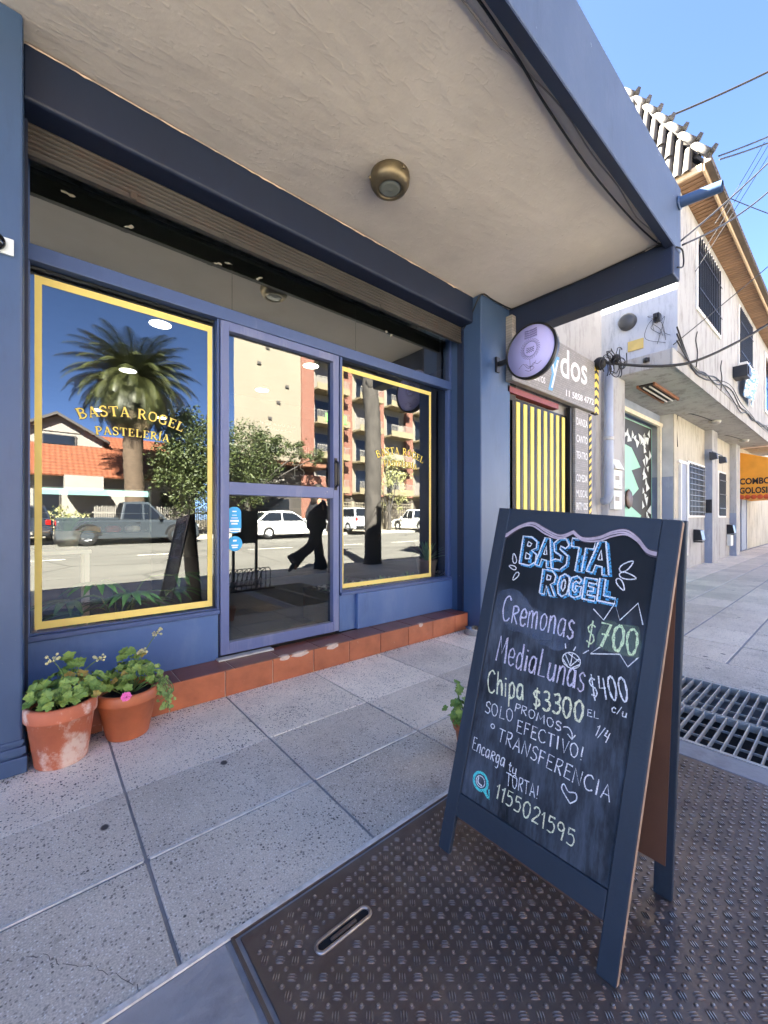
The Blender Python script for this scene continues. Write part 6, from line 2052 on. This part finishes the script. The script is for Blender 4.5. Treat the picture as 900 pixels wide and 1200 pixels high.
# cars: a body lofted from stations, a cabin, glass, wheels and lamps
m_tyre = m_rubber
m_rim = simple('alloy_rim', (170, 172, 176), .35, .1, metal=.8)
m_red_l = simple('red_tail_lamp', (170, 24, 22), .25, .1)
m_lampg = simple('headlamp_glass', (214, 220, 224), .12, .05)
m_trimb = simple('black_car_trim', (22, 22, 24), .5, .1)
def car(name, label, x, y, z, rz, col, L, W, H, kind, cat='car'):
    t = thing(name, label, cat, (0, 0, 0), 'vehicles parked across the street')
    paint = simple(name + '_paint', col, .22, .03, 2, spec=.7)
    belt = .60 * H if kind != 'pickup' else .56 * H
    gc = .19
    if kind == 'pickup':
        prof = [(-L/2, gc+.12), (-L/2, belt), (-.05*L, belt+.01), (.20*L, belt+.03), (.42*L, belt-.02), (L/2-.06, belt-.16), (L/2, gc+.22), (L/2-.05, gc+.02), (-L/2+.05, gc+.02)]
        cab = [(-.10*L, belt), (-.07*L, H-.04), (.06*L, H), (.11*L, H-.03), (.24*L, belt+.02)]
    elif kind == 'suv':
        prof = [(-L/2, gc+.12), (-L/2+.02, belt), (0, belt+.02), (.26*L, belt-.02), (.45*L, belt-.12), (L/2, gc+.3), (L/2-.04, gc+.02), (-L/2+.04, gc+.02)]
        cab = [(-L/2+.06, belt), (-.42*L, H-.05), (-.1*L, H), (.10*L, H-.04), (.27*L, belt-.02)]
    else:
        prof = [(-L/2, gc+.14), (-L/2+.03, belt-.02), (0, belt), (.24*L, belt-.02), (.43*L, belt-.14), (L/2, gc+.26), (L/2-.05, gc+.02), (-L/2+.05, gc+.02)]
        cab = [(-.46*L, belt), (-.30*L, H-.07), (-.12*L, H), (.03*L, H-.05), (.23*L, belt-.02)]
    # body: five lengthwise skins so the sides bulge and the shoulders round over
    mb = MB()
    lay = [(-W/2+.10, .93), (-W/2+.02, .985), (-W/2, 1.0), (W/2, 1.0), (W/2-.02, .985), (W/2-.10, .93)]
    cz = (gc + belt) / 2
    n = len(prof)
    def ins(p, k):
        return (p[0] * (.985 if k == 1.0 else 1.0) , cz + (p[1]-cz) * (1.0 if k < 1 else .90))
    ys_ = [-W/2, -W/2+.03, -W/2+.12, W/2-.12, W/2-.03, W/2]
    sc_ = [(.97, .82), (.99, .93), (1, 1), (1, 1), (.99, .93), (.97, .82)]
    vs = []
    for yy, (sx_, sz_) in zip(ys_, sc_):
        for px_, pz_ in prof:
            vs.append((px_ * sx_, yy, cz + (pz_ - cz) * sz_))
    fs = []
    for i in range(5):
        for k in range(n):
            k2 = (k + 1) % n
            fs.append((i*n+k, i*n+k2, (i+1)*n+k2, (i+1)*n+k))
    fs += [tuple(range(n)), tuple(range(5*n, 6*n))]
    mb.add(vs, fs, 0, False)
    if kind == 'pickup':
        mb.box(-L/2+.05, -.11*L, -W/2+.04, -W/2+.12, belt-.02, belt+.10); mb.box(-L/2+.05, -.11*L, W/2-.12, W/2-.04, belt-.02, belt+.10)
        mb.box(-L/2+.0, -L/2+.07, -W/2+.06, W/2-.06, belt-.02, belt+.10)
    body = mb.build('body', paint, t, bevel=.03, seg=3)
    mb = MB()
    m = len(cab); vs = []
    zt = max(p[1] for p in cab)
    for s_ in (-1, 1):
        for px_, pz_ in cab:
            k_ = (pz_ - belt) / (zt - belt)
            vs.append((px_, s_ * (W/2 - .07 - .17 * max(0, k_)), pz_))
    fs = [tuple(range(m)), tuple(range(2*m-1, m-1, -1))] + [(k, m+k, m+(k+1) % m, (k+1) % m) for k in range(m)]
    mb.add(vs, fs)
    mb.build('cabin', paint, t, bevel=.03, seg=2)
    def cp(px_, pz_, s_, out):
        k_ = (pz_ - belt) / (zt - belt)
        return (px_, s_ * (W/2 - .07 - .17 * k_ + out), pz_)
    zb, zu = belt + .05, zt - .12
    def cx_at(z, rear):
        a, b = (cab[0], cab[1]) if rear else (cab[-1], cab[-2])
        k_ = (z - a[1]) / (b[1] - a[1])
        return a[0] + (b[0] - a[0]) * min(1, k_)
    xr0, xr1, xf0, xf1 = cx_at(zb, True)+.10, cx_at(zu, True)+.10, cx_at(zb, False)-.12, cx_at(zu, False)-.10
    xm = (xr0 + xf0) / 2
    for s_ in (-1, 1):
        for a0, a1, b0, b1 in ((xr0, xr1, xm-.05, xm-.05), (xm+.03, xm+.03, xf0, xf1)):
            q = [cp(a0, zb, s_, .004), cp(b0, zb, s_, .004), cp(b1, zu, s_, .004), cp(a1, zu, s_, .004)]
            MB().prism(q, (0, s_ * .006, 0)).build('side_window', m_darkglass, t)
    for nm, a, b in (('rear_window', cab[0], cab[1]), ('windscreen', cab[-1], cab[-2])):
        A = Vector((a[0], 0, a[1])).lerp(Vector((b[0], 0, b[1])), .12); B = Vector((a[0], 0, a[1])).lerp(Vector((b[0], 0, b[1])), .90)
        nx = Vector((-(B.z-A.z), 0, B.x-A.x)).normalized()
        if (nm == 'rear_window') == (nx.x > 0):
            nx = -nx
        w0, w1 = W/2 - .16, W/2 - .30
        MB().prism([A + Vector((0, -w0, 0)) + nx*.012, A + Vector((0, w0, 0)) + nx*.012, B + Vector((0, w1, 0)) + nx*.012, B + Vector((0, -w1, 0)) + nx*.012], nx * .008).build(nm, m_darkglass, t)
    R = .33 if kind != 'pickup' else .39
    for sx_ in (-.31, .31):
        for s_ in (-1, 1):
            yy = s_ * (W/2 - .10)
            w = MB().lathe([(R*.55, -.10), (R*.92, -.105), (R, -.07), (R, .07), (R*.92, .105), (R*.55, .10)], (sx_*L, yy, R), 28, axis='y').build('wheel', m_tyre, t)
            mb = MB()
            mb.lathe([(R*.62, s_*.085), (R*.56, s_*.07), (R*.2, s_*.06), (0, s_*.06)], (sx_*L, yy, R), 20, axis='y')
            for k in range(5):
                a = 2*PI*k/5
                mb.bar((sx_*L, yy+s_*.085, R), (sx_*L+math.cos(a)*R*.58, yy+s_*.09, R+math.sin(a)*R*.58), .06, .02, up=(0, 1, 0))
            mb.build('rim', m_rim, w)
            mb = MB()
            pts = []
            for k in range(13):
                a = PI*k/12
                pts.append((sx_*L+math.cos(a)*R*1.2, s_*(W/2-.028), R+math.sin(a)*R*1.2))
            for k in range(12, -1, -1):
                a = PI*k/12
                pts.append((sx_*L+math.cos(a)*R*.98, s_*(W/2-.028), R+math.sin(a)*R*.98))
            mb.prism(pts, (0, s_*.04, 0)); mb.build('wheel_arch', m_trimb if kind == 'pickup' else paint, t)
    for s_ in (-1, 1):
        MB().box(L/2-.16, L/2-.02, s_*(W/2-.12)-.16, s_*(W/2-.12)+.06, belt-.34, belt-.2).build('headlight', m_lampg, t, bevel=.03)
        MB().box(-L/2-.012, -L/2+.06, s_*(W/2-.15)-.09, s_*(W/2-.15)+.08, belt-.22, belt-.02).build('tail_light', m_red_l, t, bevel=.02)
        MB().box(cab[-1][0]-.35, cab[-1][0]-.22, s_*(W/2+.0)-.02, s_*(W/2+.13), belt+.02, belt+.18).build('mirror', m_trimb if col[0] < 100 else paint, t, bevel=.03)
        for xh in (xr0 + .45, xm + .55):
            MB().box(xh, xh+.16, s_*(W/2-.005)-.012, s_*(W/2-.005)+.012, belt-.13, belt-.10).build('door_handle', m_trimb, t)
    MB().box(-L/2-.04, -L/2+.05, -W/2+.1, W/2-.1, gc+.06, gc+.24).build('rear_bumper', m_trimb, t, bevel=.03)
    MB().box(L/2-.06, L/2+.03, -W/2+.12, W/2-.12, gc+.04, gc+.22).build('front_bumper', m_trimb if kind == 'pickup' else paint, t, bevel=.03)
    MB().box(L/2-.05, L/2+.012, -.45, .45, gc+.26, gc+.42).build('grille', m_trimb, t)
    MB().box(-L/2-.055, -L/2-.042, -.22, .22, gc+.10, gc+.20).build('number_plate', m_hw, t)
    t.location = (x, y, z); t.rotation_euler = (0, 0, rz)
    return t
car('pickup_truck', 'dark grey pickup truck parked in front of the palm', 3.1, -14.9, .045, 0, (58, 64, 70), 5.2, 1.85, 1.82, 'pickup', 'pickup truck')
car('white_hatchback', 'white hatchback parked before the low brick shop', 10.4, -14.8, .045, 0, (226, 226, 224), 4.3, 1.75, 1.50, 'hatch')
car('dark_hatchback', 'dark hatchback parked nose-in by the flowering shrub', -.4, -17.3, .2, -PI / 2, (40, 46, 58), 4.0, 1.72, 1.48, 'hatch')
car('silver_car', 'silver car parked nose-in before the cream bar fence', 16.3, -17.2, .2, -PI / 2, (178, 182, 186), 4.3, 1.8, 1.66, 'suv')
car('white_pickup', 'white pickup seen end-on beside the thin pale tree', 22.6, -16.6, .1, -PI / 2 + .15, (224, 224, 220), 4.9, 1.8, 1.72, 'pickup', 'pickup truck')

# pruned street tree by the kerb
t = thing('pruned_tree', 'pruned grey street tree trunk standing by the kerb', 'tree', (6.42, -2.1, 0))
rnd = random.Random(17)
mb = MB()
pts = [(6.42, -2.1, -.02), (6.43, -2.1, .3), (6.44, -2.12, 1.2), (6.43, -2.1, 2.4), (6.39, -2.08, 3.6), (6.33, -2.1, 4.4), (6.37, -2.1, 4.9)]
mb.tube(smooth_pts(pts, 4), [.26, .24, .225, .22] + [.215 - .001 * i for i in range(19)] + [.17, .12], 16)
for a, l_, z in ((.5, .45, 4.5), (2.4, .3, 4.2), (4.2, .5, 4.6), (5.4, .3, 4.1)):
    mb.tube([(6.37, -2.1, z), (6.37 + math.cos(a) * l_, -2.1 + math.sin(a) * l_, z + .4)], [.11, .08], 10)
mb.build('trunk', m_bark, t)

# bicycle rack with a sign panel on the near pavement
t = thing('bicycle_rack', 'black wire bicycle rack with a tall dark sign panel on the pavement', 'bicycle rack', (2.55, -.62, 0))
for x in (2.36, 2.74):
    MB().box(x - .018, x + .018, -.64, -.60, 0, 1.28).build('post', m_black, t)
MB().box(2.38, 2.72, -.635, -.605, .74, 1.27).build('panel', m_trimb, t, bevel=.006)
mb = MB()
for k in range(9):
    x = 2.24 + k * .078
    mb.tube(smooth_pts([(x, -.86, .01), (x + .05, -.76, .26), (x + .10, -.62, .32), (x + .06, -.48, .22), (x, -.38, .01)], 3), .009, 6)
for y in (-.86, -.38):
    mb.bar((2.2, y, .015), (2.95, y, .015), .025, .025)
mb.build('wire_hoops', m_black, t)

# ------------------------------------------------------------------ the passer-by
def skin_mesh(name, verts, edges, radii, mat, parent, root=0, sub=2):
    me = bpy.data.meshes.new(name)
    me.from_pydata([tuple(v) for v in verts], edges, [])
    me.materials.append(mat)
    o = bpy.data.objects.new(name, me)
    COL.objects.link(o)
    o.parent = parent
    md = o.modifiers.new('skin', 'SKIN')
    md.use_smooth_shade = True
    sv = me.skin_vertices[0].data
    for i, r in enumerate(radii):
        sv[i].radius = (r, r) if not isinstance(r, tuple) else r
        sv[i].use_root = (i == root)
    s_ = o.modifiers.new('sub', 'SUBSURF'); s_.levels = sub; s_.render_levels = sub
    return o
pr = thing('person', 'person in dark coat and flared trousers striding past with a bag', 'person', (4.62, -1.85, 0))
m_skin = simple('skin', (190, 140, 112), .55, .06, 8)
m_cloth = simple('dark_coat_cloth', (26, 27, 32), .85, .15, 10)
m_trous = simple('black_trousers', (18, 18, 22), .85, .12, 10)
m_hair = simple('dark_hair', (34, 26, 22), .6, .2, 14)
# facing -x, local origin between the feet; right foot planted behind at +x, left leg trailing
V = []; Ed = []; Rr = []
def jv(p, r, par=None):
    V.append(p); Rr.append(r)
    if par is not None:
        Ed.append((par, len(V) - 1))
    return len(V) - 1
pel = jv((0, 0, .93), (.13, .11))
wai = jv((-.01, 0, 1.08), (.115, .10), pel)
che = jv((-.03, 0, 1.30), (.13, .11), wai)
nec = jv((-.04, 0, 1.46), .055, che)
hd0 = jv((-.055, 0, 1.54), .075, nec)
hd1 = jv((-.065, 0, 1.63), .098, hd0)
hd2 = jv((-.06, 0, 1.70), .075, hd1)
for s_, kx, kz, ax_, az_ in ((1, -.10, .50, -.16, .09), (-1, .16, .50, .56, .26)):
    hp = jv((0, s_ * .09, .86), .085, pel)
    kn = jv((kx, s_ * .095, kz), .058, hp)
    an = jv((ax_, s_ * .10, az_), .038, kn)
    jv((ax_ - (.13 if s_ == 1 else .04), s_ * .10, .035 if s_ == 1 else .07), .032, an)
for s_, ex, hx in ((1, .08, .02), (-1, -.12, -.26)):
    shd = jv((-.03, s_ * .17, 1.38), .058, che)
    el = jv((ex, s_ * .22, 1.12), .042, shd)
    wr_ = jv((hx - .02, s_ * .22, .90), .028, el)
    pa = jv((hx - .04, s_ * .22, .84), .030, wr_)
    for q in range(5):
        fx = hx - .06 + q * .018
        ln = (.05, .075, .085, .078, .06)[q]
        f1 = jv((fx, s_ * (.215 if q else .20), .81 if q else .83), .0095, pa)
        jv((fx - .006, s_ * (.208 if q else .19), .81 - ln), .008, f1)
skin_mesh('body', V, Ed, Rr, m_skin, pr)
V = []; Ed = []; Rr = []
c0 = jv((.0, 0, .80), (.25, .21))
c1 = jv((0, 0, .95), (.23, .20), c0)
c2 = jv((-.01, 0, 1.10), (.20, .175), c1)
c3 = jv((-.03, 0, 1.30), (.205, .175), c2)
c4 = jv((-.04, 0, 1.43), (.09, .085), c3)
for s_, ex, hx in ((1, .08, .02), (-1, -.12, -.26)):
    a = jv((-.03, s_ * .17, 1.375), .085, c3)
    b = jv((ex, s_ * .225, 1.12), .066, a)
    jv((hx - .01, s_ * .225, .92), .055, b)
skin_mesh('coat', V, Ed, Rr, m_cloth, pr)
def legtube(pts, rads, name):
    mb = MB(); mb.tube(smooth_pts(pts, 5), [rads[min(len(rads) - 1, i // 5)] + (rads[min(len(rads) - 1, i // 5 + 1)] - rads[min(len(rads) - 1, i // 5)]) * (i % 5) / 5 for i in range((len(pts) - 1) * 5 + 1)], 16)
    o = mb.build(name, m_trous, None); o.parent = pr; ORG[o.name] = Vector()
    return o
legtube([(0, .09, .92), (-.09, .095, .52), (-.13, .10, .28), (-.165, .10, .05)], [.135, .10, .10, .16], 'trouser_leg')
legtube([(0, -.09, .92), (.17, -.095, .54), (.38, -.10, .38), (.58, -.10, .24)], [.135, .10, .10, .15], 'trouser_leg')
for p, rot in (((-.21, .10, .035), 0), ((.60, -.10, .14), .9)):
    mb = MB().ball((0, 0, 0), .05, 12, sq=(2.5, .9, .75))
    o = mb.build('shoe', m_black, None); o.parent = pr; o.location = p; o.rotation_euler = (0, rot, 0)
mb = MB().ball((-.045, 0, 1.655), .125, 16, sq=(1, .92, 1.0)); mb.ball((.03, 0, 1.56), .115, 14, sq=(.85, 1.0, 1.2)); mb.ball((.05, 0, 1.45), .10, 12, sq=(.6, 1.1, 1.2))
o = mb.build('hair', m_hair, None); o.parent = pr
mb = MB(); mb.ball((-.150, .035, 1.635), .013, 8); mb.ball((-.150, -.035, 1.635), .013, 8)
o = mb.build('eyes', simple('dark_eye', (30, 24, 22), .3, .1), None); o.parent = pr
mb = MB(); mb.ball((-.162, 0, 1.605), .016, 8, sq=(1.2, .8, 1.5)); mb.box(-.160, -.140, -.022, .022, 1.566, 1.574)
o = mb.build('nose_and_mouth', simple('lip', (160, 96, 84), .5, .05), None); o.parent = pr
pr.rotation_euler = (0, 0, PI); pr.scale = (1.07, 1.07, 1.07)
bag = thing('shoulder_bag', 'dark slouchy bag hanging from the striding person', 'bag', (4.86, -1.53, .9))
MB().ball((4.86, -1.50, .98), .16, 14, sq=(1, .5, .95)).build('bag', m_trimb, bag)
MB().tube(smooth_pts([(4.73, -1.50, 1.08), (4.70, -1.58, 1.40), (4.69, -1.62, 1.46), (4.74, -1.66, 1.40), (4.98, -1.52, 1.06)], 4), .012, 6).build('strap', m_trimb, bag)
